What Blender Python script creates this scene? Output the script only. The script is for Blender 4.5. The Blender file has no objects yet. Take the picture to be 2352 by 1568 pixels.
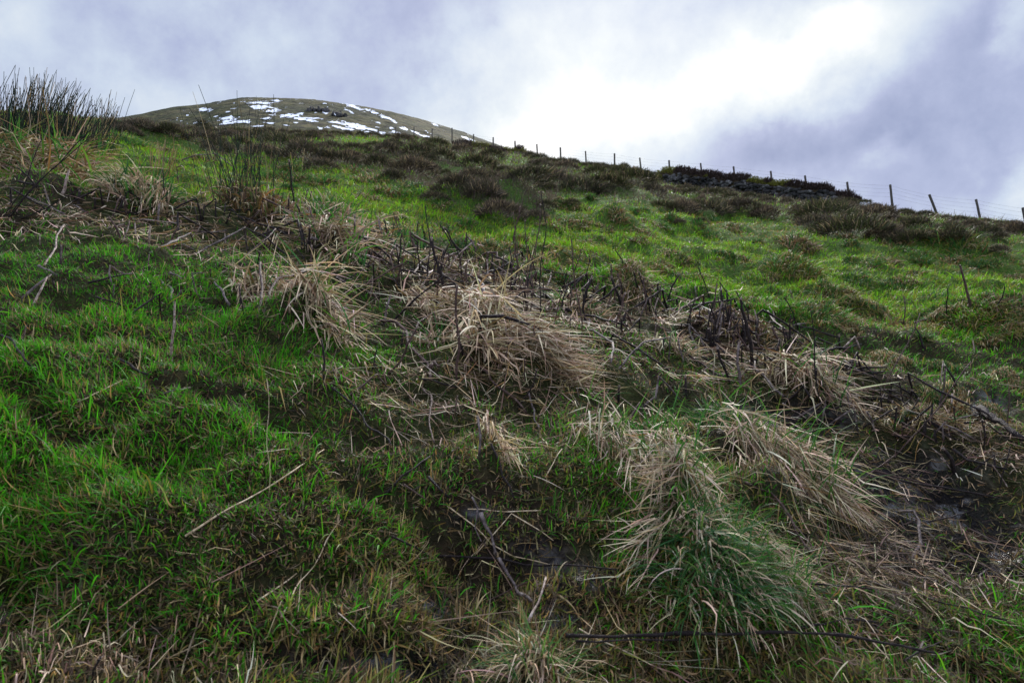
import bpy, math, random
import numpy as np
from mathutils import Vector

random.seed(7)
RNG = np.random.default_rng(11)
SC = bpy.context.scene
COL = SC.collection
R = math.radians

# ------------------------------------------------------------------ camera
PITCH = R(11.0)
EYE = 1.1                       # height of the lens over the turf
FPX = 1568.0                    # focal length in pixels of a 2352 px wide picture (24 mm on 36 mm)
cam_d = bpy.data.cameras.new('camera')
cam_d.lens = 24.0
cam_d.sensor_width = 36.0
cam_d.clip_start = 0.05
cam_d.clip_end = 3000.0
cam_d.dof.use_dof = True
cam_d.dof.focus_distance = 4.2
cam_d.dof.aperture_fstop = 9.0
cam = bpy.data.objects.new('camera', cam_d)
cam.location = (0, 0, 0)
cam.rotation_euler = (R(90) + PITCH, 0, 0)
COL.objects.link(cam)
SC.camera = cam

CP, SP = math.cos(PITCH), math.sin(PITCH)


def ray(px, py):
    u = (px - 1176.0) / FPX
    v = (784.0 - py) / FPX
    return np.array((u, CP - v * SP, SP + v * CP))


def project(x, y, z):
    t = y * CP + z * SP
    t = np.where(t > 0.05, t, 0.05)
    v = (-y * SP + z * CP) / t
    return 1176.0 + FPX * x / t, 784.0 - FPX * v


# ------------------------------------------------------------------ exposure, world, sun
SC.view_settings.view_transform = 'Standard'
SC.view_settings.look = 'None'
SC.view_settings.exposure = 0.0
SC.view_settings.gamma = 1.0
SC.view_settings.use_curve_mapping = False

SUN_AZ, SUN_EL = 12.0, 40.0      # degrees, from the view direction towards the right


class NB:
    """small helper to write node trees"""

    def __init__(self, tree):
        self.t = tree
        self.n = tree.nodes
        self.l = tree.links

    def new(self, kind, **kw):
        n = self.n.new(kind)
        for k, v in kw.items():
            setattr(n, k, v)
        return n

    def put(self, sock, val):
        if hasattr(val, 'is_linked') or hasattr(val, 'links'):
            self.l.new(val, sock)
        else:
            sock.default_value = val

    def math(self, op, a, b=0.0, c=None, clamp=False):
        n = self.new('ShaderNodeMath', operation=op, use_clamp=clamp)
        self.put(n.inputs[0], a)
        self.put(n.inputs[1], b)
        if c is not None:
            self.put(n.inputs[2], c)
        return n.outputs[0]

    def noise(self, vec, scale, detail=4.0, rough=0.55, dist=0.0):
        n = self.new('ShaderNodeTexNoise')
        if vec is not None:
            self.l.new(vec, n.inputs['Vector'])
        n.inputs['Scale'].default_value = scale
        n.inputs['Detail'].default_value = detail
        n.inputs['Roughness'].default_value = rough
        n.inputs['Distortion'].default_value = dist
        return n

    def ramp(self, fac, stops, interp='LINEAR'):
        n = self.new('ShaderNodeValToRGB')
        n.color_ramp.interpolation = interp
        e = n.color_ramp.elements
        while len(e) < len(stops):
            e.new(0.5)
        for el, (p, c) in zip(e, stops):
            el.position = p
            el.color = (*c, 1.0)
        self.put(n.inputs[0], fac)
        return n.outputs[0]

    def mix(self, fac, a, b, blend='MIX'):
        n = self.new('ShaderNodeMix', data_type='RGBA', blend_type=blend)
        self.put(n.inputs[0], fac)
        self.put(n.inputs[6], a if not isinstance(a, tuple) else (*a, 1.0))
        self.put(n.inputs[7], b if not isinstance(b, tuple) else (*b, 1.0))
        return n.outputs[2]


def build_world():
    w = bpy.data.worlds.new('World')
    SC.world = w
    w.use_nodes = True
    t = w.node_tree
    t.nodes.clear()
    b = NB(t)
    out = b.new('ShaderNodeOutputWorld')
    bg = b.new('ShaderNodeBackground')
    sky = b.new('ShaderNodeTexSky', sky_type='NISHITA')
    sky.sun_disc = False
    sky.sun_elevation = R(SUN_EL)
    sky.sun_rotation = R(SUN_AZ)
    sky.air_density = 1.0
    sky.dust_density = 2.0
    tc = b.new('ShaderNodeTexCoord')
    d = tc.outputs['Generated']
    n1 = b.noise(d, 3.2, 6.0, 0.55)
    n2 = b.noise(d, 10.0, 6.0, 0.6)
    sep = b.new('ShaderNodeSeparateXYZ')
    b.l.new(d, sep.inputs[0])
    az = b.math('ARCTAN2', sep.outputs[0], sep.outputs[1])
    el = b.math('ARCSINE', sep.outputs[2])
    sn = b.new('ShaderNodeSeparateColor')
    b.l.new(n1.outputs['Color'], sn.inputs[0])
    sn2 = b.new('ShaderNodeSeparateColor')
    b.l.new(n2.outputs['Color'], sn2.inputs[0])
    az = b.math('ADD', az, b.math('MULTIPLY', b.math('SUBTRACT', sn.outputs[0], 0.5), 0.22))
    el = b.math('ADD', el, b.math('MULTIPLY', b.math('SUBTRACT', sn.outputs[1], 0.5), 0.16))
    az = b.math('ADD', az, b.math('MULTIPLY', b.math('SUBTRACT', sn2.outputs[0], 0.5), 0.085))
    el = b.math('ADD', el, b.math('MULTIPLY', b.math('SUBTRACT', sn2.outputs[1], 0.5), 0.075))
    # the cloud deck: bright breaks and heavy banks, each in its own direction
    level = b.math('ADD', 0.475, b.math('MULTIPLY', b.math('SUBTRACT', n1.outputs[0], 0.5), 0.28))
    level = b.math('ADD', level, b.math('MULTIPLY', b.math('SUBTRACT', n2.outputs[0], 0.5), 0.37))
    n3 = b.noise(d, 28.0, 5.0, 0.6)
    level = b.math('ADD', level, b.math('MULTIPLY', b.math('SUBTRACT', n3.outputs[0], 0.5), 0.22))
    for (px, py, wx, wy, amp) in CLOUDS:
        v = ray(px, py)
        v = v / np.linalg.norm(v)
        a0, e0 = math.atan2(v[0], v[1]), math.asin(v[2])
        dx = b.math('DIVIDE', b.math('SUBTRACT', az, a0), wx / FPX * 0.95)
        dy = b.math('DIVIDE', b.math('SUBTRACT', el, e0), wy / FPX * 0.9)
        r2 = b.math('ADD', b.math('MULTIPLY', dx, dx), b.math('MULTIPLY', dy, dy))
        g = b.math('EXPONENT', b.math('MULTIPLY', r2, -1.0))
        level = b.math('MULTIPLY_ADD', g, amp, level)
    cloud = b.ramp(level, [(0.0, (0.17, 0.21, 0.37)), (0.18, (0.30, 0.36, 0.57)), (0.40, (0.46, 0.52, 0.74)),
                           (0.58, (0.63, 0.72, 0.87)), (0.80, (0.84, 0.91, 0.96)), (1.0, (1.12, 1.12, 1.12))])
    # unseen deck overhead and behind the lens, brightened to light the slope
    up = b.math('MULTIPLY', b.math('SUBTRACT', sep.outputs[2], 0.66, clamp=True), 3.0, clamp=True)
    rear = b.math('MULTIPLY', b.math('SUBTRACT', 0.10, sep.outputs[1]), 0.35, clamp=True)
    up = b.math('MULTIPLY_ADD', b.math('MAXIMUM', up, rear), ZENITH, 1.0)
    cl = b.new('ShaderNodeVectorMath', operation='SCALE')
    b.l.new(cloud, cl.inputs[0])
    b.l.new(up, cl.inputs['Scale'])
    bg2 = b.new('ShaderNodeBackground')
    b.l.new(cl.outputs[0], bg2.inputs[0])
    bg2.inputs[1].default_value = 1.0
    b.l.new(sky.outputs[0], bg.inputs[0])
    bg.inputs[1].default_value = 0.08
    mx = b.new('ShaderNodeMixShader')
    mx.inputs[0].default_value = 0.93
    b.l.new(bg.outputs[0], mx.inputs[1])
    b.l.new(bg2.outputs[0], mx.inputs[2])
    b.l.new(mx.outputs[0], out.inputs[0])


ZENITH = 3.0
CLOUDS = [  # picture position, spread, strength
    (1420, 320, 280, 100, 0.44), (1740, 180, 220, 95, 0.46), (1260, 200, 200, 130, 0.22), (1950, 70, 170, 80, 0.36),
    (1150, 400, 160, 120, 0.40), (1080, 250, 120, 120, 0.12), (1350, 80, 320, 110, 0.17), (1650, 60, 220, 70, 0.12), (2335, 440, 70, 70, 0.30),
    (2340, 40, 50, 50, 0.22), (20, 60, 80, 80, 0.22), (640, 110, 130, 70, 0.07), (400, 230, 160, 60, 0.12),
    (900, 120, 160, 130, -0.07), (2220, 220, 230, 150, -0.12), (1960, 300, 200, 80, -0.17), (2010, 355, 60, 30, 0.16),
    (1700, 345, 150, 60, -0.26), (2250, 60, 110, 60, -0.13),
]
build_world()

sun_d = bpy.data.lights.new('sun', 'SUN')
sun_d.energy = 4.6
sun_d.angle = R(12)
sun_d.color = (1.0, 0.95, 0.88)
sun = bpy.data.objects.new('sun', sun_d)
sv = Vector((math.sin(R(SUN_AZ)) * math.cos(R(SUN_EL)), math.cos(R(SUN_AZ)) * math.cos(R(SUN_EL)), math.sin(R(SUN_EL))))
sun.rotation_euler = (-sv).to_track_quat('-Z', 'Y').to_euler()
COL.objects.link(sun)


# ------------------------------------------------------------------ numpy noise
def _hash(ix, iy, seed):
    h = (ix.astype(np.int64) * 374761393 + iy.astype(np.int64) * 668265263 + seed * 974711) & 0xffffffff
    h = ((h ^ (h >> 13)) * 1274126177) & 0xffffffff
    return ((h ^ (h >> 16)) & 0xffff) / 65535.0


def vnoise(x, y, seed=0):
    ix, iy = np.floor(x), np.floor(y)
    fx, fy = x - ix, y - iy
    fx = fx * fx * (3 - 2 * fx)
    fy = fy * fy * (3 - 2 * fy)
    a = _hash(ix, iy, seed)
    b = _hash(ix + 1, iy, seed)
    c = _hash(ix, iy + 1, seed)
    d = _hash(ix + 1, iy + 1, seed)
    return (a + (b - a) * fx) * (1 - fy) + (c + (d - c) * fx) * fy


def fbm(x, y, seed=0, octv=3):
    s, a, tot = 0.0, 1.0, 0.0
    for k in range(octv):
        s = s + a * vnoise(x * 2 ** k + 17.3 * k, y * 2 ** k - 9.1 * k, seed + k)
        tot += a
        a *= 0.5
    return s / tot


# ------------------------------------------------------------------ terrain
BROW = [(-500, 245), (0, 262), (150, 268), (250, 281), (300, 291), (420, 299), (600, 305), (800, 309), (950, 318), (1000, 325), (1055, 338),
        (1137, 350), (1205, 359), (1284, 372), (1347, 381), (1404, 385), (1474, 398), (1520, 424), (1600, 437), (1700, 447), (1850, 466),
        (1950, 473), (2000, 480), (2050, 490), (2140, 495), (2250, 507), (2352, 517), (2800, 577)]


def fence_depth(px):
    return 70.0 / ((px - 1176.0) / FPX + 0.95)


bs, be, by = [], [], []
for px, py in BROW:
    d = ray(px, py)
    s = d[0] / d[1]
    bs.append(s)
    be.append(d[2] / d[1])
    if px >= 950:
        by.append(0.965 * fence_depth(px) * d[1])
    else:
        by.append(float(np.interp(px, [-500, 100, 300, 600, 950], [15, 18, 22, 40, 76])))
S_TAB = np.linspace(-1.3, 1.3, 521)


def _smooth(a, n):
    k = np.exp(-np.linspace(-2, 2, 2 * n + 1) ** 2)
    k /= k.sum()
    return np.convolve(np.pad(a, n, mode='edge'), k, mode='valid')


E_TAB = _smooth(np.interp(S_TAB, bs, be), 5)
B_TAB = _smooth(np.interp(S_TAB, bs, by), 14)
E_NEAR = _smooth(np.interp(S_TAB, bs, be), 40)     # close to the lens the slope is smoother

HUM = []          # humps: x, y, radius x, radius y, height


def base_h(x, y):
    x = np.asarray(x, float)
    y = np.asarray(y, float)
    yy = np.maximum(np.maximum(y, np.abs(x) * 0.8), 0.05)
    s = np.clip(x / yy, -1.25, 1.25)
    e = np.interp(s, S_TAB, E_TAB)
    en = np.interp(s, S_TAB, E_NEAR)
    k = np.clip((y - 3) / 12, 0, 1)
    e = en + (e - en) * k
    yb = np.interp(s, S_TAB, B_TAB)
    q = np.minimum(1 - y / yb, 1.6)
    z = e * y - EYE * q * q
    far = np.clip(y - yb * 1.15, 0, None)      # the ground rounds off and falls away past the brow
    z = z - 0.004 * far * far
    a = np.clip(y, 0.5, 14) / 14
    z = z + (fbm(x * 1.5, y * 1.5, 3, 3) - 0.5) * (0.14 + 0.22 * a)
    z = z + (fbm(x * 4.5, y * 4.5, 9, 2) - 0.5) * (0.11 + 0.05 * a)
    z = z + (vnoise(x * 11, y * 11, 15) - 0.5) * 0.035
    cr = fbm(x * 1.9 + 0.3 * y, y * 2.3, 83, 2)
    z = z - (0.07 + 0.04 * a) * np.exp(-((cr - 0.5) / 0.04) ** 2)
    z = z + (fbm(x * 0.3, y * 0.3, 5, 2) - 0.5) * 0.5 * np.clip((y - 3) / 8, 0, 1) * np.clip(1.6 - 2.4 * y / yb, 0, 1)
    return z


def height(x, y):
    z = base_h(x, y)
    for hx, hy, rx, ry, hh in HUM:
        g = ((x - hx) / rx) ** 2 + ((y - hy) / ry) ** 2
        z = z + hh * np.exp(-np.minimum(g, 30))
    return z


T_STEPS = 0.9 * (95 / 0.9) ** np.linspace(0, 1, 900)


def ground_t(px, py, fn=None):
    """depth along the lens axis at which the sight line through a picture point meets the ground"""
    fn = fn or height
    d = ray(px, py)
    z = fn(T_STEPS * d[0], T_STEPS * d[1]) - T_STEPS * d[2]
    hit = np.nonzero(z >= 0)[0]
    if len(hit) == 0:
        i = int(np.argmax(z / T_STEPS))
        return float(T_STEPS[i])
    i = hit[0]
    if i == 0:
        return float(T_STEPS[0])
    a, b_ = T_STEPS[i - 1], T_STEPS[i]
    za, zb = z[i - 1], z[i]
    return float(a + (b_ - a) * (-za) / (zb - za + 1e-9))


def ground_p(px, py, fn=None):
    t = ground_t(px, py, fn)
    d = ray(px, py)
    x, y = t * d[0], t * d[1]
    return np.array((x, y, float((fn or height)(x, y))))


DN = -math.pi / 2
TUSSOCKS = [
    # px, py (crown), label, crown r, reach, dead, green, flow, options
    (1625, 1240, 'big tussock of long green blades mixed with straw, lowest of the large ones', 120, 165, 400, 760, DN + 0.8, dict(glen=1.15, lift=(0.9, 1.8), width=(2.8, 5.8), spread=0.9, gup=(0.5, 1.7))),
    (1540, 1090, 'broad straw tussock with dark green spikes, uphill of the big green one', 75, 220, 560, 300, DN + 0.35, dict(spread=1.0)),
    (1775, 1075, 'wide straw tussock spilling down towards the wet mud', 80, 230, 640, 220, DN + 0.75, dict(spread=0.8)),
    (1110, 715, 'pale tangled straw tussock under the arching brown stalk', 55, 230, 520, 20, DN + 0.25, dict(spread=1.3, width=(3.0, 5.6))),
    (1235, 820, 'flattened pale straw tussock combed sideways, beside the tangled one', 60, 175, 480, 10, DN + 0.95, dict(spread=0.7, lift=(0.7, 1.4))),
    (690, 665, 'golden straw tussock bent over a dark hollow', 60, 230, 560, 60, DN + 0.75, dict(spread=0.9, lift=(0.6, 1.3), width=(3.0, 5.6))),
    (965, 680, 'small neat sheaf of straw between the two pale tussocks', 35, 100, 150, 10, DN + 0.6, dict(spread=0.4)),
    (760, 540, 'silvery straw tussock hanging over dark stubs', 60, 150, 460, 110, DN + 0.5, dict(spread=0.7, width=(2.6, 4.6))),
    (765, 480, 'pale curled tussock with a fan of green spikes at the belt top', 55, 75, 240, 110, DN + 0.4, dict(spread=1.2, glen=1.0, gup=(0.0, 0.5), width=(2.6, 4.6))),
    (330, 425, 'straw tussock with a dark green heart above the stubs', 75, 95, 420, 200, DN - 0.3, dict(spread=1.4, width=(2.6, 4.6))),
    (80, 395, 'long drooping grey straw tussock under the rush bed', 110, 120, 620, 60, DN + 0.5, dict(spread=1.1, width=(2.6, 4.6))),
    (595, 455, 'brown matted tussock at the foot of the tall rushes', 75, 85, 420, 30, DN + 0.2, dict(spread=1.6, pal='BTS')),
    (190, 345, 'faded tussock tucked behind the rush bed stems', 90, 55, 260, 50, DN + 0.4, dict(spread=1.2, pal='TS')),
    (1875, 885, 'dark wet straw tussock pinned under crossed stalks', 70, 160, 360, 40, DN + 0.7, dict(spread=0.8, pal='SB')),
    (1660, 985, 'fresh green tuft with few straws above the big tussocks', 60, 110, 120, 300, DN + 0.3, dict(spread=1.6)),
    (1235, 1500, 'tan and green tussock at the bottom edge by the mud', 80, 170, 260, 180, DN - 0.7, dict(spread=0.9, pal='TS')),
    (1130, 1010, 'narrow sheaf of straw hanging beside a leaning stalk', 18, 130, 60, 10, DN + 0.3, dict(spread=0.3)),
    (880, 555, 'ragged straw tussock among a stand of pale stubs', 60, 85, 260, 60, DN + 0.3, dict(spread=1.5)),
    (930, 560, 'upright green tuft behind the stand of pale stubs', 45, 75, 60, 160, DN, dict(spread=2.0, gup=(0.0, 0.5))),
    (1680, 725, 'dark dome of collapsed stalks and withered leaves', 85, 45, 420, 10, DN + 0.4, dict(spread=1.8, pal='BBT')),
    (1450, 640, 'straw tuft crowning a hump at the edge of the field', 40, 51, 480, 72, DN + 0.2, dict(width=(1.4, 2.8), spread=1.6, pal='ST')),
    (1820, 615, 'shaggy green and straw hump, highest in the open field', 60, 51, 600, 288, DN + 0.2, dict(width=(1.4, 2.8), spread=1.6, pal='TO')),
    (1910, 690, 'brown shaggy hump with a hollow below it in the field', 55, 51, 480, 144, DN + 0.2, dict(width=(1.4, 2.8), spread=1.6, pal='TO')),
    (1870, 730, 'low olive hump between the field and the stalk belt', 70, 51, 320, 288, DN + 0.2, dict(width=(1.4, 2.8), spread=1.6, pal='TO')),
    (2265, 755, 'combed over straw hump near the far edge of the field', 55, 59, 600, 90, DN + 0.7, dict(width=(1.4, 2.8), spread=0.8, pal='TO')),
    (2190, 735, 'flat straw hump beside the combed over one', 60, 46, 440, 90, DN + 0.3, dict(width=(1.4, 2.8), spread=1.6, pal='TO')),
    (2335, 735, 'grey shaggy hump cut by the edge of the view', 50, 51, 440, 72, DN + 0.3, dict(width=(1.4, 2.8), spread=1.6, pal='TB')),
    (2200, 555, 'green hump hanging under the heather edge', 60, 42, 320, 252, DN + 0.3, dict(width=(1.4, 2.8), spread=1.4, pal='TO')),
    (1835, 555, 'spiky brown tuft just below the wide heather bank', 40, 34, 400, 72, DN + 0.2, dict(width=(1.4, 2.8), spread=2.0, pal='TB')),
    (1550, 790, 'straw tuft bristling between bent stalks in the belt', 50, 70, 160, 60, DN + 0.6, dict(spread=1.3)),
    (1330, 700, 'thin straw tuft at the foot of the tall bare twigs', 60, 70, 200, 60, DN + 0.5, dict(spread=1.5, pal='ST')),
    (2120, 960, 'dull straw tuft beside the long fallen stalk', 55, 80, 180, 40, DN + 0.7, dict(spread=1.0, pal='TB')),
    (1010, 780, 'thin straw fan lying across dark fallen stalks', 40, 130, 140, 30, DN + 0.9, dict(spread=0.8)),
    (2200, 960, 'small drooping clump of tan moss and grass on a stub', 22, 40, 120, 10, DN + 0.3, dict(spread=1.6, pal='T')),
]
MOUND = {0: 0.13, 1: 0.12, 2: 0.14, 3: 0.12, 4: 0.07, 5: 0.15, 6: 0.06, 7: 0.18, 8: 0.18, 9: 0.18, 10: 0.25, 11: 0.18, 12: 0.15, 13: 0.14, 14: 0.08, 15: 0.10, 16: 0.10, 17: 0.08, 19: 0.16, 29: 0.08, 30: 0.07, 31: 0.07}
for i_, tu in enumerate(TUSSOCKS):
    if i_ in MOUND:
        hh = MOUND[i_]
        p = ground_p(tu[0], tu[1], lambda x, y: base_h(x, y) + hh)
        t = p[1] * CP + p[2] * SP
        r = (tu[3] * 0.75 + 14) * t / FPX
        HUM.append((p[0], p[1], r, r, hh))

# humps and hollows seen in the turf: picture position of the crest, width in picture pixels, height in metres
for px, py, wpx, hh in [
    (1820, 640, 75, 0.26), (1450, 655, 60, 0.16), (1910, 705, 70, 0.16), (1870, 745, 90, 0.14), (2270, 780, 80, 0.25), (2190, 745, 70, 0.18),
    (2180, 575, 80, 0.3), (2340, 755, 70, 0.2), (1830, 575, 50, 0.18), (1600, 530, 50, 0.2), (1420, 500, 50, 0.2), (1540, 520, 40, 0.18),
    (1690, 530, 40, 0.15), (1310, 490, 40, 0.18), (2000, 620, 60, 0.12), (1650, 600, 60, 0.12),
    (2040, 530, 200, 0.15), (1120, 460, 140, 0.4), (350, 320, 120, 0.25),
    # foreground
    (420, 990, 130, 0.09), (500, 790, 160, 0.07), (300, 1230, 180, 0.08), (620, 1100, 140, 0.07), (150, 860, 140, 0.07), (560, 1290, 120, 0.06),
    (480, 930, 60, -0.08), (40, 1370, 90, -0.12), (1040, 1280, 60, -0.08), (730, 720, 50, -0.08), (160, 1010, 90, -0.05), (1000, 1400, 100, -0.05),
    (700, 1250, 120, -0.05),
    (2100, 1100, 200, -0.07), (2180, 1270, 170, -0.08), (1230, 1280, 80, -0.05),
]:
    p = ground_p(px, py, base_h)
    t = p[1] * CP + p[2] * SP
    r = wpx * t / FPX
    HUM.append((p[0], p[1], r, r * 1.1, hh))

# picture blobs of bare wet mud
MUD = [(2000, 1075, 190, 38), (2160, 1235, 170, 70), (2260, 1320, 120, 50), (1230, 1265, 80, 40), (970, 1400, 80, 26), (830, 1525, 150, 34),
       (1740, 960, 110, 36), (1060, 1510, 90, 24), (1290, 1420, 80, 26), (560, 1545, 90, 18), (1000, 1545, 160, 22), (1100, 1180, 60, 20), (1330, 1330, 90, 24), (2240, 940, 60, 30),
       (1900, 960, 80, 26), (2100, 1140, 120, 30)]


def mud_at(px, py, x, y):
    m = 0.0
    for cx, cy, wx, wy in MUD:
        m = m + np.exp(-np.minimum(((px - cx) / wx) ** 2 + ((py - cy) / wy) ** 2, 30))
    return np.clip(m * 1.25 + (fbm(x * 3, y * 3, 41, 3) - 0.5) * 1.0 * np.clip(m * 4, 0, 1), 0, 1)


DEBRIS = [(-50, 465), (200, 470), (420, 500), (640, 500), (820, 560), (960, 590), (1200, 660), (1500, 705), (1800, 800), (2100, 960), (2400, 1080)]
_dx = np.array([p[0] for p in DEBRIS], float)
_dy = np.array([p[1] for p in DEBRIS], float)


def debris_at(px, py):
    """how much dead litter lies here: the belt of broken stalks and the wet straw on its low side"""
    c = np.interp(px, _dx, _dy)
    w = np.interp(px, [0, 600, 1200, 2000], [62, 72, 92, 105])
    d = py - c
    belt = np.exp(-np.where(d > 0, d / (w * 1.5), d / (w * 0.55)) ** 2)
    low = 0.95 * np.exp(-((px - 2060) / 260) ** 2 - ((py - 1260) / 230) ** 2)
    mid = 0.95 * np.exp(-((px - 1150) / 330) ** 2 - ((py - 820) / 140) ** 2)
    bl = 0.8 * np.exp(-((px - 230) / 260) ** 2 - ((py - 1545) / 60) ** 2)
    br = 0.45 * np.exp(-((px - 1500) / 500) ** 2 - ((py - 1500) / 110) ** 2)
    return np.clip(np.maximum.reduce([belt, low, mid, bl, br]), 0, 1)


# ------------------------------------------------------------------ mesh writing
def write_mesh(name, V, quads=None, tris=None, col=None, smooth=False):
    me = bpy.data.meshes.new(name)
    V = np.ascontiguousarray(V, np.float32)
    q = np.zeros((0, 4), np.int32) if quads is None else np.asarray(quads, np.int32)
    t = np.zeros((0, 3), np.int32) if tris is None else np.asarray(tris, np.int32)
    me.vertices.add(len(V))
    me.vertices.foreach_set('co', V.ravel())
    loops = np.concatenate([q.ravel(), t.ravel()])
    me.loops.add(len(loops))
    me.loops.foreach_set('vertex_index', loops)
    nf = len(q) + len(t)
    me.polygons.add(nf)
    starts = np.concatenate([np.arange(len(q)) * 4, len(q) * 4 + np.arange(len(t)) * 3]).astype(np.int32)
    me.polygons.foreach_set('loop_start', starts)
    if smooth:
        me.polygons.foreach_set('use_smooth', np.ones(nf, bool))
    if col is not None:
        a = me.color_attributes.new('Col', 'FLOAT_COLOR', 'POINT')
        c = np.ones((len(V), 4), np.float32)
        c[:, :3] = col
        a.data.foreach_set('color', c.ravel())
    me.update(calc_edges=True)
    me.validate()
    return me


def obj(name, me, mat=None, parent=None, loc=None):
    o = bpy.data.objects.new(name, me)
    COL.objects.link(o)
    if mat is not None and me is not None and len(me.materials) == 0:
        me.materials.append(mat)
    if loc is not None:
        o.location = loc
    if parent is not None:
        o.parent = parent
    return o


def thing(name, cat, loc=(0, 0, 0), label=None, group=None):
    o = bpy.data.objects.new(name, None)
    o.empty_display_size = 0.1
    COL.objects.link(o)
    o.location = loc
    return tag(o, cat, label, group)


def tag(o, cat, label=None, group=None):
    o['category'] = cat
    if label:
        o['label'] = label
    if group:
        o['group'] = group
    return o


def blades(P, head, lean, curl, length, width, nseg, cbase, ctip, twist=None, drape=False, kink=None):
    """grass blades: each grows from P towards heading, starts at angle lean from upright and bends by curl along its length"""
    N = len(P)
    hx, hy = np.cos(head), np.sin(head)
    if twist is None:
        twist = RNG.uniform(-0.9, 0.9, N)
    pts = np.zeros((nseg + 1, N, 3))
    pts[0] = P
    ang = lean.copy()
    for k in range(1, nseg + 1):
        ang = lean + curl * (k / nseg) ** 1.3
        if kink is not None:
            ang = ang + np.where(k / nseg > kink[0], kink[1], 0)
        st = length / nseg
        pts[k, :, 0] = pts[k - 1, :, 0] + np.sin(ang) * hx * st
        pts[k, :, 1] = pts[k - 1, :, 1] + np.sin(ang) * hy * st
        pts[k, :, 2] = pts[k - 1, :, 2] + np.cos(ang) * st
    if drape:
        for k in range(1, nseg + 1):
            g = height(pts[k, :, 0], pts[k, :, 1]) + 0.006 + drape * RNG.random(N)
            pts[k, :, 2] = np.maximum(pts[k, :, 2], g)
    prof = np.array([0.75, 1.0, 0.95, 0.85, 0.68, 0.45, 0.3, 0.2])
    sx, sy = -hy * np.cos(twist), hx * np.cos(twist)
    sz = np.sin(twist)
    V, C = [], []
    for k in range(nseg):
        f = k / nseg
        w = width * np.interp(f, np.linspace(0, 1, 8), prof) * 0.5
        off = np.stack([sx * w, sy * w, sz * w], 1)
        V.append(pts[k] - off)
        V.append(pts[k] + off)
        c = cbase + (ctip - cbase) * f
        C += [c, c]
    V.append(pts[nseg])
    C.append(ctip)
    Vn = np.stack(V, 1)                                   # N, 2n+1, 3
    Cn = np.stack(C, 1)
    m = 2 * nseg + 1
    base = (np.arange(N) * m)[:, None]
    q = []
    for k in range(nseg - 1):
        q.append(base + np.array([[2 * k, 2 * k + 1, 2 * k + 3, 2 * k + 2]]))
    quads = np.concatenate(q) if q else None
    tris = base + np.array([[2 * nseg - 2, 2 * nseg - 1, 2 * nseg]])
    return Vn.reshape(-1, 3), quads, tris, Cn.reshape(-1, 3)


def join(parts):
    V, Q, T, C = [], [], [], []
    n = 0
    for v, q, t, c in parts:
        V.append(v)
        C.append(c)
        if q is not None:
            Q.append(q + n)
        if t is not None:
            T.append(t + n)
        n += len(v)
    return np.concatenate(V), (np.concatenate(Q) if Q else None), (np.concatenate(T) if T else None), np.concatenate(C)


def pick(palette, n, jit=0.18):
    pal = np.array(palette)
    c = pal[RNG.integers(0, len(pal), n)]
    return np.clip(c * (1 + jit * RNG.standard_normal((n, 1))) * (1 + 0.08 * RNG.standard_normal((n, 3))), 0.004, 0.9)


# ------------------------------------------------------------------ materials
def new_mat(name):
    m = bpy.data.materials.new(name)
    m.use_nodes = True
    m.node_tree.nodes.clear()
    return m, NB(m.node_tree)


def leaf_mat(name, rough=0.42, spec=0.4, trans=0.35):
    m, b = new_mat(name)
    at = b.new('ShaderNodeVertexColor', layer_name='Col')
    p = b.new('ShaderNodeBsdfPrincipled')
    b.l.new(at.outputs[0], p.inputs['Base Color'])
    p.inputs['Roughness'].default_value = rough
    p.inputs['Specular IOR Level'].default_value = spec
    tr = b.new('ShaderNodeBsdfTranslucent')
    b.l.new(at.outputs[0], tr.inputs[0])
    mx = b.new('ShaderNodeMixShader')
    mx.inputs[0].default_value = trans
    b.l.new(p.outputs[0], mx.inputs[1])
    b.l.new(tr.outputs[0], mx.inputs[2])
    o = b.new('ShaderNodeOutputMaterial')
    b.l.new(mx.outputs[0], o.inputs[0])
    return m


def tex_mat(name, stops, scale=8.0, rough=0.8, bump=0.3, bscale=30.0, spec=0.3, stretch=None):
    m, b = new_mat(name)
    tc = b.new('ShaderNodeTexCoord')
    vec = tc.outputs['Object']
    if stretch:
        mp = b.new('ShaderNodeMapping')
        mp.inputs['Scale'].default_value = stretch
        b.l.new(vec, mp.inputs[0])
        vec = mp.outputs[0]
    n = b.noise(vec, scale, 5.0, 0.6)
    p = b.new('ShaderNodeBsdfPrincipled')
    b.l.new(b.ramp(n.outputs[0], stops), p.inputs['Base Color'])
    p.inputs['Roughness'].default_value = rough
    p.inputs['Specular IOR Level'].default_value = spec
    n2 = b.noise(vec, bscale, 4.0, 0.6)
    bp = b.new('ShaderNodeBump')
    bp.inputs['Strength'].default_value = bump
    bp.inputs['Distance'].default_value = 0.02
    b.l.new(n2.outputs[0], bp.inputs['Height'])
    b.l.new(bp.outputs[0], p.inputs['Normal'])
    o = b.new('ShaderNodeOutputMaterial')
    b.l.new(p.outputs[0], o.inputs[0])
    return m


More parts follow.
